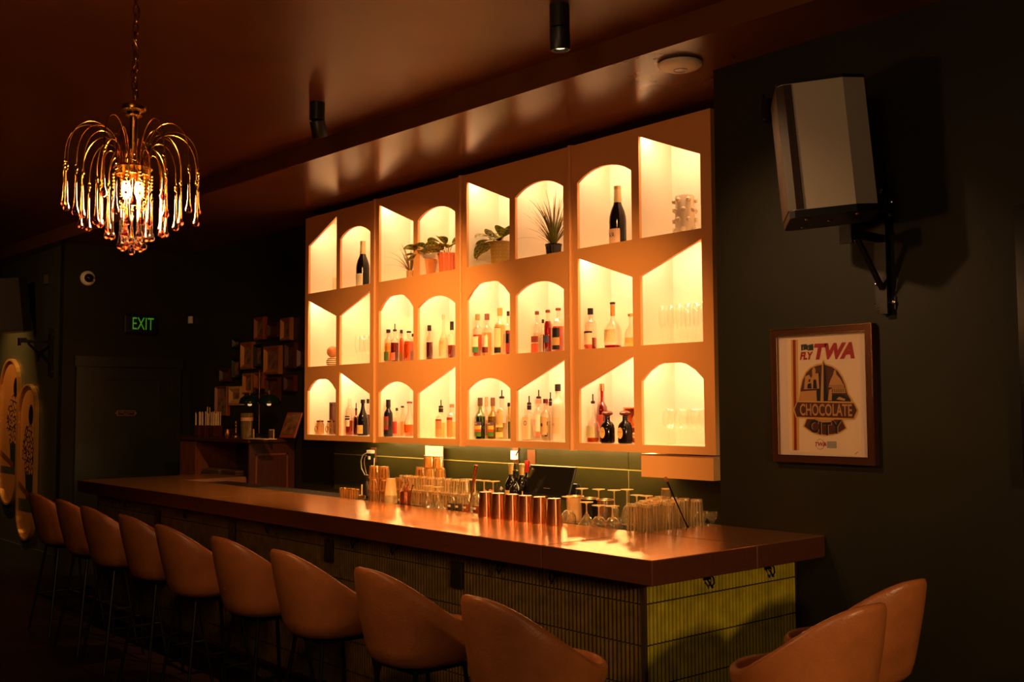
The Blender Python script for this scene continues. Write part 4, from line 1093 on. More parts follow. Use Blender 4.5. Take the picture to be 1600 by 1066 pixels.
prayer(t, .150, [(20, 62, .08, .09, .028), (60, 72, .07, .08, .026), (220, 55, .06, .08, .026), (280, 35, .05, .08, .030), (330, 45, .06, .08, .028), (250, 20, .05, .08, .026), (120, 70, .07, .08, .028), (300, 68, .08, .09, .026), (200, 66, .09, .08, .028)])
t = pl(782, YF + .115, 0, 'patterned leaf prayer plant in a dotted mustard pot in the fifth top niche', 'potted_prayer_plant')
pot(t, .072, .160, mat('mustard_pot', rgb(186, 146, 62), .4), taper=.86, dots=True)
prayer(t, .160, [(180, 25, .07, .12, .030), (200, 10, .05, .10, .030), (165, 50, .10, .09, .028), (190, -8, .08, .10, .026), (230, -30, .05, .09, .028), (110, 75, .06, .10, .034), (150, 60, .05, .11, .032), (260, 40, .04, .10, .034), (20, 70, .05, .10, .032), (330, 60, .05, .10, .034), (300, 30, .03, .09, .03), (170, 5, .10, .08, .022)])
t = pl(865, YF + .135, 0, 'spiky grass plant in a glossy black ribbed pot in the sixth top niche', 'potted_grass')
pot(t, .052, .085, mat('black_glazed_pot', (.008, .008, .010, 1), .06), flute=18, taper=.85); grass(t, .075, 95, .36, 1.05)

# ================================================================== GLASSWARE AND TOOLS ON THE LEDGE
def lx(px, y): return at(px, 633, 'Y', y).x
def tapered(name, label, cat, group, x, y, z, r0, r1, h, m, up=False, rim=None, flutes=0, solid=0):
    """tumbler; up = standing upside down"""
    t = thing(name, (x, y, z), label, cat, group)
    th = .0022
    pr = [(.0001, 0), (r0, 0), (r1, h), (r1 - th, h), (r0 - th, .006 + solid), (.0001, .006 + solid)]
    if up: pr = [(a, h - z_) for a, z_ in pr]
    b = MB(); nf = 20 if not flutes else flutes * 3; b.lathe(pr, n=nf)
    if flutes and m.name in RIBM:
        for q in range(nf):
            if q % 3 == 0: b.m[nf + q] = 1
    b.build('body', [m, RIBM.get(m.name, m)], t, not flutes)
    if solid or up:
        zc = h if up else 0; sg = -1 if up else 1
        MB().lathe([(.0001, zc + sg * .0015), (r0 * .90, zc + sg * .0015), (r0 * .94, zc + sg * (.004 + solid)), (.0001, zc + sg * (.005 + solid))], n=18).build('thick_base', GLASSB if m.name == 'pint_glass' else RIBM.get(m.name, m), t, True)
    if rim:
        MB().tube([((r1 - th / 2) * math.cos(a), (r1 - th / 2) * math.sin(a), 0 if up else h) for a in [2 * PI * i / 24 for i in range(24)]], .0018, 5, closed=True).build('rim', rim, t, True)
    return t
# copper shaker tins on the bar top
CT = None
for i, px in enumerate((758, 778, 798.5, 820, 842, 865)):
    y = 3.60 - (.012 if i == 5 else 0)
    lab = 'upturned copper shaker tin on the bar top, ' + ['first from the left', 'second from the left', 'third from the left', 'third from the right', 'second from the right', 'first from the right'][i]
    x = lx(px, y)
    if CT is None: CT = tapered('shaker_tin', lab, 'tin', 'copper tins in a row', x, y, ZT + .001, .033, .040, .132, COPPER, True, COPPER)
    else: dup(CT, (x, y, ZT + .001), label=lab)
# pint glasses: close rows at the right end
PG = tapered('pint_glass', 'upturned clear pint glass in the dense block at the right end of the ledge', 'glass', 'pint glasses at the right end', 0, 0, 0, .029, .038, .138, GLASSP, True, GLASSB, flutes=14, solid=.008)
GP = []
for j in range(6):
    y = 3.748 + j * .081
    for i in range(6):
        x = -3.368 - (j % 2) * .03 - i * .0795
        if x > lx((980, 982, 990, 1005, 1012, 1016)[j], y) and x < lx(1084, y) + .01 and math.hypot(x + 3.352, y - 4.03) > .045: GP.append((x, y, ZM))
PG.location = GP[0]
for q in GP[1:]: dup(PG, q)
qq = min(GP, key=lambda g: abs(g[0] - lx(1037, 4.07)) + abs(g[1] - 4.07) * 9); tapered('shot_glass', 'squat clear glass standing on top of the pint glasses', 'glass', None, qq[0], qq[1], ZM + .1385, .024, .027, .05, GLASSP, True, GLASSP)
for q, (px, lb) in enumerate(((1098, 'small footed glass at the wall corner, left one'), (1112, 'small footed glass at the wall corner, right one'))):
    y = 4.27; t = thing('footed_glass', (lx(px, y) - .01, y, ZR + .001), lb, 'glass', 'small glasses at the wall corner')
    MB().lathe([(.0001, .001), (.028, .001), (.026, .006), (.009, .016), (.012, .028), (.026, .045), (.028, .075), (.026, .075), (.024, .047), (.0001, .03)], n=16).build('bowl', GLASSP, t, 'all')
# upturned coupes and wine glasses between tins and pints
def inverted(px, y, h, rb, kind, label, group=None, rf=.034):
    t = thing('upturned_' + kind, (lx(px, y), y, ZM), label, 'glass', group)
    hb = h * .55
    if kind == 'martini_glass': bp = [(rb, 0), (rb - .002, .003), (.006, hb), (.0001, hb), (.0001, hb - .004), (rb - .004, 0)]
    else: bp = [(rb * .93, 0), (rb, hb * .25), (rb * .92, hb * .6), (rb * .5, hb * .93), (.0001, hb), (.0001, hb - .003), (rb * .48, hb * .9), (rb * .9, hb * .58), (rb * .97, hb * .25), (rb * .91, 0)]
    MB().lathe(bp, n=22).build('bowl', GLASSP, t, 'all')
    MB().lathe([(.006, hb - .002), (.0036, hb + .015), (.0036, h - .012), (.008, h - .006), (rf, h - .0025), (rf, h), (.0001, h)], n=22).build('stem_and_foot', GLASSB, t, 'all')
    MB().tube([(bp[0][0] * math.cos(a), bp[0][0] * math.sin(a), .001) for a in [2 * PI * i / 24 for i in range(24)]], .0014, 5, closed=True).build('rim', GLASSB, t, True)
    return t
inverted(887, 3.75, .145, .040, 'wine_glass', 'upturned stem glass just right of the copper tins')
inverted(915, 3.755, .125, .052, 'martini_glass', 'upturned cone shaped glass in front of the black canisters')
inverted(934, 3.75, .115, .040, 'coupe', 'upturned round coupe right of the cone shaped glass')
inverted(955, 3.75, .118, .040, 'coupe', 'upturned round coupe beside the first pint glasses')
for q, (px, y, h) in enumerate(((908, 3.99, .165), (934, 3.99, .168), (958, 3.985, .17), (978, 3.99, .178), (993, 4.02, .15), (1008, 4.02, .15))):
    inverted(px, y, h, .030, 'wine_glass', 'upturned stem glass at the back of the ledge left of the pint glasses', 'back row of upturned stem glasses')
for px, y, r, h, m, lb in ((897, 3.86, .046, .135, mat('pale_canister', rgb(206, 160, 104), .4), 'pale round canister behind the upturned stem glass'), (920, 3.865, .046, .130, mat('black_canister', (.006, .005, .004, 1), .3), 'black round canister behind the cone shaped glass'),
                       (944, 3.865, .044, .130, STEEL, 'dull steel canister behind the round coupes')):
    t = thing('canister', (lx(px, y), y, ZM), lb, 'canister')
    MB().lathe([(.0001, 0), (r * .86, 0), (r, h), (r * .97, h), (r * .9, .01), (.0001, .01)], n=28).build('body', m, t, True)
    MB().lathe([(r * .99, h - .004), (r * 1.04, h), (r * .99, h + .003), (r * .95, h)], n=28).build('rim', GOLDF, t, True)
y = 3.90; x = lx(962, y)
b = MB()
for k in (-1, 1): b.tube([(x + k * .026 + .020 * math.cos(a), y, ZM + .178 + .016 * math.sin(a)) for a in [2 * PI * i / 18 for i in range(18)]], .0022, 5, closed=True)
# leaning black tongs with pink tip
p0 = Vector((-3.350, 4.03, ZM + .004)); p1 = at(1042, 752, 'Y', 3.80)
t = thing('bar_tongs', p0, 'long black tongs leaning on the pint glasses with a pink tip', 'tongs')
d = p1 - p0
MB().tube([(0, 0, 0), d * .25 + Vector((.002, -.004, 0)), d], [.004, .0026, .005], 7).build('handle', DKB, t, True)
MB().tube([(0, 0, 0), d * .3 + Vector((-.006, .004, 0)), d], [.004, .0026, .005], 7).build('handle', DKB, t, True)
MB().tube([d, d * 1.06], [.007, .009], 8).build('tip', c(220, 130, 110, .4), t, True)

# middle stretch: small syrup bottles, martini glasses, cups
def syrup(px, col_, lab, hgt=.13):
    y = 3.765; t = thing('syrup_bottle', (lx(px, y), y, ZM), lab, 'bottle', 'small bottles of syrup')
    MB().lathe([(.0001, 0), (.021, 0), (.0225, .004), (.0225, .055), (.018, .068), (.010, .092), (.008, .118), (.010, hgt), (.0001, hgt)], n=18).build('glass_body', GLASSP, t, True)
    MB().lathe([(.0001, .003), (.0205, .003), (.0205, .046), (.0001, .046)], n=16).build('syrup', col_, t, True)
    MB().lathe([(.0232, .026), (.0232, .038)], n=10, a0=-PI / 2 - .7, a1=-PI / 2 + .7).build('label', c(225, 205, 170), t)
syrup(705, DKB, 'small bottle of black syrup left of its twin on the mat'); syrup(716.5, DKB, 'small bottle of black syrup, right one of the black pair')
syrup(729, LQ['orange'], 'small bottle of pale syrup between black and red ones'); syrup(744, mat('red_syrup', rgb(130, 24, 10), .2), 'small bottle of dark red syrup beside the copper tins')
inverted(684, 3.755, .135, .050, 'martini_glass', 'upturned cone glass left of the small syrup bottles'); inverted(668, 3.765, .135, .045, 'martini_glass', 'upturned cone glass left of another near the clear rocks glasses')
# row of clear rocks glasses with a tray of more above
RG = tapered('rocks_glass', 'upturned clear rocks glass in the double row at the middle of the ledge', 'glass', 'clear rocks glasses', 0, 0, 0, .030, .037, .085, GLASSP, True, GLASSB, flutes=12, solid=.006)
GP = [(lx(718, 3.85) - i * .082, 3.865 + j * .08, ZM) for j in range(1) for i in range(8)]
RG.location = GP[0]
for q in GP[1:]: dup(RG, q)
xa, xb = GP[-1][0] - .05, GP[0][0] + .06
tr = MB().box(xa, xb, 3.82, 3.99, ZM + .0875, ZM + .0905)
tag(tr.build('glass_tray', GLASSP), 'flat clear tray between two layers of rocks glasses', 'tray')
for i in range(8): dup(RG, (GP[i][0] + .01, 3.875, ZM + .0912), label='upturned clear rocks glass on the upper layer of the double row')
# amber rocks glasses stacked higher at the back
AG = tapered('amber_tumbler', 'amber cut tumbler in the upper stacks behind the clear rocks glasses', 'glass', 'stacked amber tumblers', 0, 0, 0, .030, .037, .075, GLASSA, True, GLASSAR, flutes=9, solid=.01)
yb = 4.02
GP = []
for px, z in ((694, .0), (676, .0), (658, 0), (640, 0), (624, 0)): 
    for k in range(2 if px < 700 else 1): GP.append((lx(px, yb), yb, ZR + .001 + k * .0765))
for px in (688, 672, 657): GP.append((lx(px, yb), yb, ZR + .001 + 2 * .0765))
for px in (684, 670): GP.append((lx(px, yb), yb, ZR + .001 + 3 * .0765))
AG.location = GP[0]
for q in GP[1:]: dup(AG, q)
for px, n_, lb in ((585, 3, 'amber patterned tumbler stacked at the left end near the cables'), (600, 3, 'amber patterned tumbler stacked beside the plastic cups')):
    for k in range(n_): dup(AG, (lx(px, 3.80), 3.80, ZM + k * .0765), label=lb, group='amber tumblers by the cups')
# two low ribbed cups and a candle at the far left
for px, lb in ((541, 'low ribbed amber cup, first at the left end of the mat'), (553, 'low ribbed amber cup, second at the left end of the mat')):
    y = 3.83; tapered('ribbed_cup', lb, 'cup', 'ribbed cups', lx(px, y), y, ZM, .040, .043, .062, GLASSA, False, BRASS, flutes=16)
y = 3.80; t = thing('taper_candle', (lx(566, y), y, ZM), 'thin pale candle in a small holder left of the amber tumblers', 'candle')
MB().lathe([(.0001, 0), (.024, 0), (.026, .03), (.010, .034), (.0001, .034)], n=14).build('holder', GLASSA, t, True); MB().lathe([(.0001, .034), (.0055, .034), (.0045, .10), (.0001, .101)], n=10).build('candle', c(235, 215, 170), t, True)
# stack of plastic cups
y = 3.80; t = thing('cup_stack', (lx(611, y), y, ZM), 'tall stack of upturned clear plastic cups', 'cups')
for k in range(6):
    MB().lathe([(.0405 + .0003 * k, k * .010), (.0405, k * .010 + .004), (.0385, k * .010 + .006)] + ([(.029, .155), (.0001, .155)] if k == 5 else [(.038, k * .010 + .010)]), n=24).build('cup', mat('milky_plastic', rgb(225, 190, 130), .3), t, True)
# copper cup with bar tools
def tool_cup(px, y, r, h, label, tools):
    t = thing('tool_cup', (lx(px, y), y, ZM), label, 'cup')
    MB().lathe([(.0001, 0), (r * .93, 0), (r, h), (r * .96, h), (r * .9, .005), (.0001, .005)], n=24).build('cup', COPPER, t, True)
    for k, (dx, dz, kind, m) in enumerate(tools):
        b = MB(); top = Vector((dx, -.01 + .01 * (k % 2), dz)); b.tube([(dx * .2, 0, .008), top], .0035, 6)
        if kind == 'ring':
            b.tube([top + Vector((.015 * math.cos(a), 0, .018 + .02 * math.sin(a))) for a in [2 * PI * i / 16 for i in range(16)]], .003, 5, closed=True)
        elif kind == 'paddle': b.ball(top.x, top.y, top.z, .013, 10, 6, sz=1.7)
        elif kind == 'tip': b.tube([top, top * 1.08], .007, 8)
        b.build('bar_tool', m, t, True)
tool_cup(634, 3.765, .036, .088, 'copper cup holding strainers and spoons left of the rocks glasses', [(-.016, .105, 'ring', COPPER), (.010, .10, 'paddle', c(200, 110, 80, .3, .5)), (.032, .125, 'ring', COPPER), (.075, .125, 'tip', c(120, 50, 40, .3)), (-.004, .12, '', STEEL)])
tool_cup(782, 3.90, .040, .098, 'copper cup with dark tools behind the first copper tins', [(-.03, .15, 'tip', DKB), (.0, .13, 'paddle', STEEL), (.02, .12, '', STEEL)])
y = 3.93; t = thing('tall_cup', (lx(762, y), y, ZM), 'salmon tinted tumbler with citrus strips behind the red syrup', 'cup')
MB().lathe([(.0001, 0), (.036, 0), (.044, .095), (.042, .095), (.034, .004), (.0001, .004)], n=20).build('cup', mat('salmon_plastic', rgb(214, 130, 80), .3), t, True)
b = MB()
for k in range(7): a = k * .9; b.ball(.022 * math.cos(a), .022 * math.sin(a), .098 + .006 * (k % 3), .013, 8, 6)
b.build('garnish', c(196, 100, 60, .5), t, True)
p0 = at(733, 775, 'Y', 3.86); p1 = at(744, 728, 'Y', 3.86)
t = thing('copper_muddler', p0, 'long copper muddler rising above the syrup bottles', 'muddler'); d = p1 - p0; t.location.z = ZM + .006; d.z = p1.z - ZM - .01
MB().tube([(0, 0, 0), d * .6, d * .62, d], [.006, .006, .010, .010], 10).build('rod', COPPER, t, True); MB().tube([d, d * 1.03], [.012, .011], 10).build('tip', COPPER, t, True)
# upturned stem glasses behind the syrup bottles
for px in (728, 742, 756, 770): inverted(px, 4.01, .165, .036, 'wine_glass', 'upturned stem glass at the back behind the syrup bottles', 'stem glasses behind the syrup bottles', .04)
y = 3.93; bottle(lx(627, y), y, ZM, .165, .021, 'tall', GLASS, 'clear small bottle with grey cap standing behind the tool cup', liquid='clear', fill=.5, cap=c(170, 150, 120), caph=.12)

# back counter: wine bottles, till screen, card reader, menu card
y = 4.52
for px, lb, cp, dy in ((798, 'dark wine bottle with pale foil, left of three behind the copper tins', GOLDF, .03), (805, 'dark wine bottle with black spout, middle of three behind the copper tins', None, -.06), (815, 'dark wine bottle with pale foil, right of three behind the copper tins', GOLDF, .03)):
    bottle(lx(px, y + dy), y + dy, ZK + .001, .325 if cp else .335, .040, 'wine', DGB, lb, bands=[(.10, .48, (226, 180, 110))] + ([(.80, .97, (224, 180, 110))] if cp else []), cap=cp or DKB, caph=.05, spout=None if cp else DKB)
bottle(lx(823, 4.78), 4.78, ZK + .001, .33, .036, 'wine', DGB, 'dark wine bottle with red foil half behind the till screen', bands=[(.78, .99, (170, 30, 30))], cap=c(170, 30, 30), caph=.05)
c0 = at(812, 776, 'Y', 4.50); c1 = at(880, 781, 'Y', 4.50); t = thing('till_screen', ((c0.x + c1.x) / 2, 4.50, ZK + .001), 'black till touch screen standing on the back counter', 'screen')
w_ = (c1.x - c0.x) / 2; zl = at(846, 779, 'Y', 4.5).z - ZK; zh = at(850, 728, 'Y', 4.56).z - ZK
Ts = Matrix.Translation((0, .03, zl)) @ Matrix.Rotation(math.radians(-20), 4, 'X') @ Matrix.Shear('XY', 4, (0, 0))
hs = (zh - zl) / math.cos(math.radians(20))
MB().bbox(-w_ - .01, w_ + .01, 0, .018, 0, hs, .005, T=Ts).build('bezel', BLKPL, t); MB().box(-w_ + .008, w_ - .008, -.0012, 0, .025, hs - .012, T=Ts).build('screen', mat('dark_screen', (.012, .010, .007, 1), .12), t)
MB().text('Toast', .02, Ts @ Vector((-.0, -.0016, .012)), (1, 0, 0), (0, 0, 1)).build('screen_lettering', c(190, 150, 100), t)
b = MB(); b.bbox(-.09, .09, -.02, .13, 0, .012, .003); b.box(-.03, .03, .05, .075, .01, zl + .06); b.build('stand', c(200, 170, 130, .35), t)
y = 4.54; t = thing('card_reader', (lx(887, y), y, ZK + .001), 'small black card reader right of the till screen', 'card reader')
MB().bbox(-.035, .035, 0, .03, .10, .225, .005, T=Matrix.Rotation(-.2, 4, 'X')).build('body', BLKPL, t); MB().box(-.008, .008, .01, .05, 0, .12).build('stand', BLKPL, t)
ca, cb = at(665, 697, 'Y', 4.8), at(692, 697, 'Y', 4.8)
t = thing('menu_card', ((ca.x + cb.x) / 2, 4.80, ZK + .001), 'white drinks card standing against the backsplash', 'card')
w_ = (cb.x - ca.x) / 2; hc = ca.z - ZK
MB().bbox(-w_, w_, -.004, .004, 0, hc, .001).build('card', c(240, 226, 190, .5), t)
b = MB()
for q, (x0, x1, z) in enumerate(((-.05, -.02, .07), (-.0, .06, .07), (.0, .055, .095), (-.06, -.03, .13), (-.02, .05, .135), (-.05, .05, .16))): b.box(x0, x1, -.0052, -.004, hc - z - .006, hc - z)
b.box(-.07, -.055, -.0052, -.004, hc - .17, hc - .13)
b.build('printed_lines', c(170, 120, 70), t)
# outlets on the backsplash
def wall_outlet(px, py, label, w=.04, plugs=True):
    p = at(px, py, 'Y', YB - .015)
    t = thing('wall_outlet', (p.x, YB - .0135, p.z), label, 'outlet', 'outlets on the backsplash')
    MB().bbox(-w, w, -.008, 0, -.06, .06, .002).build('plate', c(130, 80, 50, .35), t)
    if plugs:
        MB().bbox(-.03, .03, -.05, -.008, -.045, .01, .004).build('black_adapter', BLKPL, t); MB().bbox(-.045, .03, -.045, -.008, .012, .04, .004).build('white_plug', WHITE, t)
        MB().bbox(.008, .028, -.065, -.05, -.035, -.008, .002).build('white_plug', WHITE, t)
    return p
p = wall_outlet(584, 711, 'copper wall outlet with white plugs at the left of the backsplash')
wall_outlet(831, 717, 'copper wall outlet above the till screen', plugs=False)
q = wall_outlet(806, 711, 'white lit plug and wall outlet above the wine bottles', w=.03, plugs=False)
yy = YB - .05
def cable(pts, label, m, r=.004, y=yy):
    tag(MB().tube([at(a, b_, 'Y', y) for a, b_ in pts], r, 6).build('cable', m), label, 'cable', 'charging cables')
cable([(573, 708), (567, 711), (564, 720), (565, 732), (571, 744), (577, 753), (581, 757)], 'white charging cable looping left from the wall outlet', WHITE)
cable([(575, 711), (570, 715), (569, 724), (572, 738), (573, 742)], 'thin tan cable inside the white cable loop', c(170, 120, 80, .5), .003)
cable([(585, 716), (584.5, 730), (584, 750), (584, 800)], 'white cable hanging straight down from the wall outlet', WHITE, y=YB - .075)
cable([(813, 702), (809, 706), (806, 712)], 'short dark cable from the shelf to the middle outlet', DKB, .004)
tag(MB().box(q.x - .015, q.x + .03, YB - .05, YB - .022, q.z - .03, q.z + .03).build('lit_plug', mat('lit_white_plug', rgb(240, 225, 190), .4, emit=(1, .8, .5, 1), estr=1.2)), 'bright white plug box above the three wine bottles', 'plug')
y = 3.92; tag(MB().lathe([(.0001, 0), (.045, 0), (.048, .02), (.03, .09), (.016, .12), (.016, .16), (.0001, .16)], lx(574, y), y, ZR + .001, 18).build('black_flask', DKB), 'black flask in the shade left of the amber tumblers', 'flask')

# ================================================================== HOST STAND AND GALLERY WALL
xa, xb, yh = -10.15, -8.67, 4.40
t = thing('host_stand', (xb, YB, 0), 'dark wooden cabinet with open shelf under the gallery wall', 'cabinet')
ZH = 1.385
def hb_(x0, x1, y0, y1, z0, z1, nm, m, bev=.004): return MB().bbox(x0 - xb, x1 - xb, y0 - YB, y1 - YB, z0, z1, bev).build(nm, m, t)
hb_(xa - .03, xb + .03, yh - .03, YB - .004, ZH - .035, ZH, 'top', WOODD)
hb_(xb - .03, xb, yh, YB - .004, 0, ZH - .036, 'side_panel', WOODD); hb_(xa, xa + .36, yh, YB - .004, .9, ZH - .036, 'side_panel', WOODM); hb_(xa, xb - .031, YB - .03, YB - .004, 0, ZH - .036, 'back_panel', WOODD)
hb_(xa + .361, xb - .031, yh + .01, YB - .031, 1.0, 1.02, 'shelf', WOODM); hb_(xa, xb - .031, yh + .005, yh + .03, 0, .999, 'front_panel', WOODD)
b = MB(); X0 = .0005
for (y0, y1, z0, z1) in ((-.40, -.385, .5, 1.25), (-.09, -.075, .5, 1.25), (-.40, -.075, 1.235, 1.25)): b.box(X0, X0 + .006, y0, y1, z0, z1)
b.build('panel_moulding', WOODM, t)
hb_(xa + .40, xa + .75, yh + .03, YB - .08, 1.021, 1.10, 'books', c(50, 40, 26)) if False else None
for k, (x0, x1, cl, lb) in enumerate(((xa + .42, xa + .80, (70, 56, 36), 'stack of worn menus at the left of the open cabinet shelf'), (xa + .84, xa + 1.15, (60, 38, 26), 'stack of dark menus in the middle of the open cabinet shelf'))):
    tt = thing('menu_stack', (x0, yh + .04, 1.0205), lb, 'menus')
    for q in range(3): MB().bbox(0, x1 - x0 - .01 * q, 0, .26, q * .022, q * .022 + .02, .003).build('menu', c(cl[0] + 14 * q, cl[1] + 10 * q, cl[2] + 4 * q, .5), tt)
def hx(px, y): return at(px, 640, 'Y', y).x
# straw holders
for k, (px, n_) in enumerate(((314, 11), (324, 12), (338, 14))):
    y = 4.52 + .02 * k
    tt = thing('straw_holder', (hx(px, y), y, ZH + .001), 'dark red box packed with paper straws on the cabinet, ' + ('left', 'middle', 'right')[k] + ' of three', 'straws', 'straw holders')
    MB().bbox(-.05, .05, -.045, .045, 0, .11, .004).build('box', c(70, 24, 16, .35), tt)
    for q in range(n_):
        a, b2 = random.uniform(-.042, .042), random.uniform(-.038, .038); MB().tube([(a, b2, .01), (a * (1.25 if k == 2 else 1.05), b2, .235 + random.uniform(-.012, .012) + (.05 if (k == 1 and q < 2) else 0))], .0042, 6).build('straw', c(235, 205, 170) if q % 3 else c(226, 190, 160), tt)
# two headed lamp
y = 4.62; xl = hx(405, y); tt = thing('twin_lamp', (xl, y, ZH + .001), 'brass lamp with two dark green shades on the cabinet', 'lamp')
def Z(py, yy_=y): return at(400, py, 'Y', yy_).z - ZH
MB().lathe([(.0001, 0), (.068, 0), (.068, .012), (.045, .03), (.02, .045), (.0001, .045)], n=24).build('base', DKB, tt, True)
MB().tube([(0, 0, .03), (0, 0, Z(582))], .008, 10).lathe([(.0001, 0), (.016, .006), (.018, .018), (.008, .03), (.0001, .034)], 0, 0, Z(582), 12).build('pole', BRASS, tt, True)
zs_ = Z(628); dxl = (hx(420, y) - hx(390, y)) / 2
MB().tube([(-dxl, 0, zs_ + .06), (-dxl * .5, 0, zs_ + .09), (0, 0, zs_ + .07), (dxl * .5, 0, zs_ + .09), (dxl, 0, zs_ + .06)], .006, 8).build('cross_arm', BRASS, tt, True)
SHG = mat('dark_green_shade', (.006, .018, .010, 1), .12)
for k in (-1, 1):
    MB().lathe([(.02, .085), (.045, .08), (.085, .055), (.098, .02), (.10, .0), (.096, 0), (.08, .048), (.04, .074), (.02, .078)], k * dxl, 0, zs_ - .02, 28).build('lamp_shade', SHG, tt, 'all')
    MB().lathe([(.0001, .04), (.016, .04), (.022, .01), (.018, -.015), (.0001, -.02)], k * dxl, 0, zs_ - .02, 14).build('bulb', mat('dim_bulb', rgb(230, 170, 90), .4, emit=(1, .6, .25, 1), estr=.7), tt, True)
    MB().tube([(k * dxl, 0, zs_ + .055), (k * dxl, 0, zs_ + .10)], .007, 8).build('finial', BRASS, tt, True)
# jar, bowl, papers, small cards
y = 4.455; tt = thing('glass_jar', (hx(386, y), y, ZH + .001), 'clear glass beaker with pale band on the cabinet', 'jar')
MB().lathe([(.0001, .003), (.05, .003), (.056, .23), (.053, .23), (.047, .01), (.0001, .01)], n=24).build('glass_body', GLASSP, tt, True); MB().lathe([(.0565, .16), (.0572, .19)], n=24).build('band', c(200, 150, 120), tt, True); MB().lathe([(.0001, .012), (.044, .012), (.046, .12), (.0001, .12)], n=18).build('water', LQ['clear'], tt, True)
y = 4.50; tt = thing('copper_bowl', (hx(356, y), y, ZH + .001), 'small copper pot beside the straw boxes', 'bowl')
MB().lathe([(.0001, 0), (.04, 0), (.055, .03), (.056, .07), (.05, .075), (.046, .03), (.0001, .01)], n=22).build('bowl', COPPER, tt, True)
y = 4.60; tt = thing('table_bell', (hx(369, y), y, ZH + .001), 'small brass topped bell between copper pot and beaker', 'bell')
MB().lathe([(.0001, 0), (.05, 0), (.048, .015), (.03, .03), (.012, .04), (.008, .09), (.016, .10), (.012, .12), (.016, .13), (.010, .15), (.0001, .155)], n=18).build('bell', BRASS, tt, True)
tag(MB().box(hx(392, 4.45), hx(425, 4.45), 4.38, 4.50, ZH + .001, ZH + .006).build('paper_stack', c(220, 190, 160)), 'white papers lying on the front of the cabinet top', 'paper')
for px, lb in ((393, 'tiny framed card left of the lamp base'), (424, 'tiny framed card right of the lamp base')):
    y = 4.54; tt = thing('card_stand', (hx(px, y), y, ZH + .001), lb, 'card', 'tiny cards by the lamp'); MB().bbox(-.042, .042, 0, .012, 0, .085, .003).build('frame', c(210, 170, 120), tt)
    b = MB(); b.box(-.034, -.004, -.001, 0, .01, .075); b.box(.004, .034, -.001, 0, .01, .075); b.build('picture', c(70, 50, 34), tt)

PICM = mat('dark_sepia_picture', rgb(120, 84, 52), .3, noise=(16, .9)); PICB = mat('dim_brown_picture', rgb(84, 50, 30), .3, noise=(14, .8))
FC = dict(d=mat('dark_brown_frame', rgb(70, 32, 18), .3), g=mat('aged_gold_frame', rgb(176, 112, 52), .3, .4), k=mat('black_frame', (.01, .008, .008, 1), .25), r=mat('red_brown_frame', rgb(140, 66, 34), .3), m=mat('pale_mat_frame', rgb(190, 140, 80), .6))
def pic(x0, x1, y0, y1, f, label, bw=.035, tilt=.06):
    a = at(x0, (y0 + y1) / 2, 'Y', YB - .03); b_ = at(x1, (y0 + y1) / 2, 'Y', YB - .03); zt, zb = at((x0 + x1) / 2, y0, 'Y', YB - .03).z, at((x0 + x1) / 2, y1, 'Y', YB - .03).z
    w, h = (b_.x - a.x) / 2, zt - zb; bw = min(bw, w * .45)
    tt = thing('picture_frame', ((a.x + b_.x) / 2, YB - .004, zb), label, 'picture', 'framed pictures on the gallery wall')
    b = MB(); o = [(-w, 0), (w, 0), (w, h), (-w, h)]; i_ = [(-w + bw, bw), (w - bw, bw), (w - bw, h - bw), (-w + bw, h - bw)]
    # mitred bevelled moulding
    vs = [(x, 0, z) for x, z in o] + [(x, -.035, z) for x, z in o] + [(x + (bw * .35 if x < 0 else -bw * .35), -.042, z + (bw * .35 if z == 0 else -bw * .35)) for x, z in o] + [(x, -.014, z) for x, z in i_]
    fs = []
    for k in range(3):
        for q in range(4): fs.append((k * 4 + q, k * 4 + (q + 1) % 4, (k + 1) * 4 + (q + 1) % 4, (k + 1) * 4 + q))
    b.add(vs, fs); b.build('frame', FC[f], tt)
    MB().box(-w + bw * .9, w - bw * .9, -.012, -.006, bw * .9, h - bw * .9).build('picture', PICM if f != 'd' else PICB, tt)
    return tt
pic(398, 414, 496, 531, 'r', 'narrow red-brown framed print, top left of the gallery wall'); pic(418, 436, 504, 528, 'd', 'dark brown framed print, top middle of the gallery wall'); pic(439, 455, 497, 532, 'g', 'upright gold-edged frame, top right of the gallery wall')
pic(364, 376, 528.5, 544, 'k', 'tiny black framed photo left of the large gold frame'); pic(376.5, 396, 535, 577, 'g', 'large gold frame at left of the gallery second row', .05); pic(397.5, 411, 538, 574, 'k', 'black frame between the two large gold frames')
pic(412.5, 438, 541, 585, 'g', 'largest gold frame with a group picture in the gallery middle', .05); pic(446, 462, 536, 576, 'd', 'tall dark frame right of the largest gold frame'); pic(465, 477, 544, 575, 'd', 'dark frame next to the lit shelf edge')
pic(363, 376, 560, 591.5, 'k', 'tall black frame under the tiny photo'); pic(344, 360, 576, 597, 'd', 'small dark frame furthest left on the gallery wall'); pic(380, 395.5, 583.6, 615, 'g', 'gold frame right below the large gold left one')
pic(397.5, 413, 582, 608, 'r', 'red-brown frame with a portrait behind the lamp pole'); pic(415, 436, 590, 627, 'd', 'dark frame behind the right lamp shade'); pic(444.5, 461, 587, 612, 'd', 'dark frame with pale mount low at the right of the gallery')
pic(337, 356, 604, 650, 'r', 'tall thin framed picture behind the straws', .02)
tt = pic(358, 378, 604, 633.5, 'm', 'pale mounted small photo right of the straws', .07)
y = YB - .14; tt = thing('leaning_frame', (hx(449, y), y, ZH + .001), 'reddish framed picture leaning back at the right end of the cabinet', 'picture', rz=.15); tt.rotation_euler = (-.38, 0, .15)
MB().bbox(-.11, .11, -.01, .01, .003, .25, .004).build('frame', FC['r'], tt); MB().box(-.085, .085, -.013, -.0101, .03, .225).build('picture', PICM, tt)

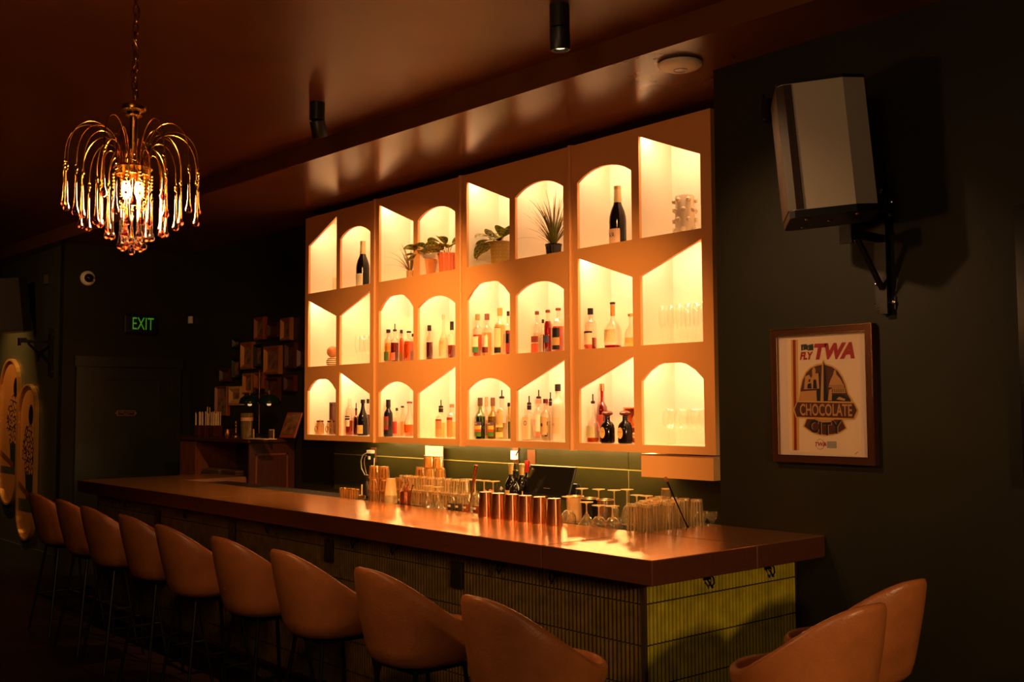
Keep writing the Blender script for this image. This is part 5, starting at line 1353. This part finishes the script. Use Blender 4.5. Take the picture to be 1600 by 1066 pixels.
# ================================================================== ROUND-ENDED PANELS ON THE FAR WALL
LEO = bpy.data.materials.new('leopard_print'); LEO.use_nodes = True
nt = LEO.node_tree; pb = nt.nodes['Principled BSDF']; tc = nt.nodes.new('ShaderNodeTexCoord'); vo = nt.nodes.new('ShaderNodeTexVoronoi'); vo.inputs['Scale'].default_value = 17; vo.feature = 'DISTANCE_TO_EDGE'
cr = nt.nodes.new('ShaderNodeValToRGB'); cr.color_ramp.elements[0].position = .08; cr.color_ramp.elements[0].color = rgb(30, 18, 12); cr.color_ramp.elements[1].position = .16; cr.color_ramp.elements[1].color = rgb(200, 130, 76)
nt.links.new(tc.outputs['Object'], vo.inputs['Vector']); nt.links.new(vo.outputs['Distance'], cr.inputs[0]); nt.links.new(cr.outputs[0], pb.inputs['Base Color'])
def pill(px0, px1, pyt, pyb, label, fig=True, dx=0):
    a, b_ = at(px0, 650, 'Y', YM - .02), at(px1, 650, 'Y', YM - .02); zt, zb = at((px0 + px1) / 2, pyt, 'Y', YM - .02).z, at((px0 + px1) / 2, pyb, 'Y', YM - .02).z
    w = (b_.x - a.x) / 2; tt = thing('wall_panel', ((a.x + b_.x) / 2, YM - .002, zb), label, 'wall art', 'round-ended panels on the far wall'); h = zt - zb
    def pl_(r): 
        R_ = w * r; P_ = []
        for i in range(17): q = PI * i / 16; P_.append((R_ * math.cos(q), h - w + R_ * math.sin(q)))
        for i in range(17): q = PI + PI * i / 16; P_.append((R_ * math.cos(q), w + R_ * math.sin(q)))
        return P_
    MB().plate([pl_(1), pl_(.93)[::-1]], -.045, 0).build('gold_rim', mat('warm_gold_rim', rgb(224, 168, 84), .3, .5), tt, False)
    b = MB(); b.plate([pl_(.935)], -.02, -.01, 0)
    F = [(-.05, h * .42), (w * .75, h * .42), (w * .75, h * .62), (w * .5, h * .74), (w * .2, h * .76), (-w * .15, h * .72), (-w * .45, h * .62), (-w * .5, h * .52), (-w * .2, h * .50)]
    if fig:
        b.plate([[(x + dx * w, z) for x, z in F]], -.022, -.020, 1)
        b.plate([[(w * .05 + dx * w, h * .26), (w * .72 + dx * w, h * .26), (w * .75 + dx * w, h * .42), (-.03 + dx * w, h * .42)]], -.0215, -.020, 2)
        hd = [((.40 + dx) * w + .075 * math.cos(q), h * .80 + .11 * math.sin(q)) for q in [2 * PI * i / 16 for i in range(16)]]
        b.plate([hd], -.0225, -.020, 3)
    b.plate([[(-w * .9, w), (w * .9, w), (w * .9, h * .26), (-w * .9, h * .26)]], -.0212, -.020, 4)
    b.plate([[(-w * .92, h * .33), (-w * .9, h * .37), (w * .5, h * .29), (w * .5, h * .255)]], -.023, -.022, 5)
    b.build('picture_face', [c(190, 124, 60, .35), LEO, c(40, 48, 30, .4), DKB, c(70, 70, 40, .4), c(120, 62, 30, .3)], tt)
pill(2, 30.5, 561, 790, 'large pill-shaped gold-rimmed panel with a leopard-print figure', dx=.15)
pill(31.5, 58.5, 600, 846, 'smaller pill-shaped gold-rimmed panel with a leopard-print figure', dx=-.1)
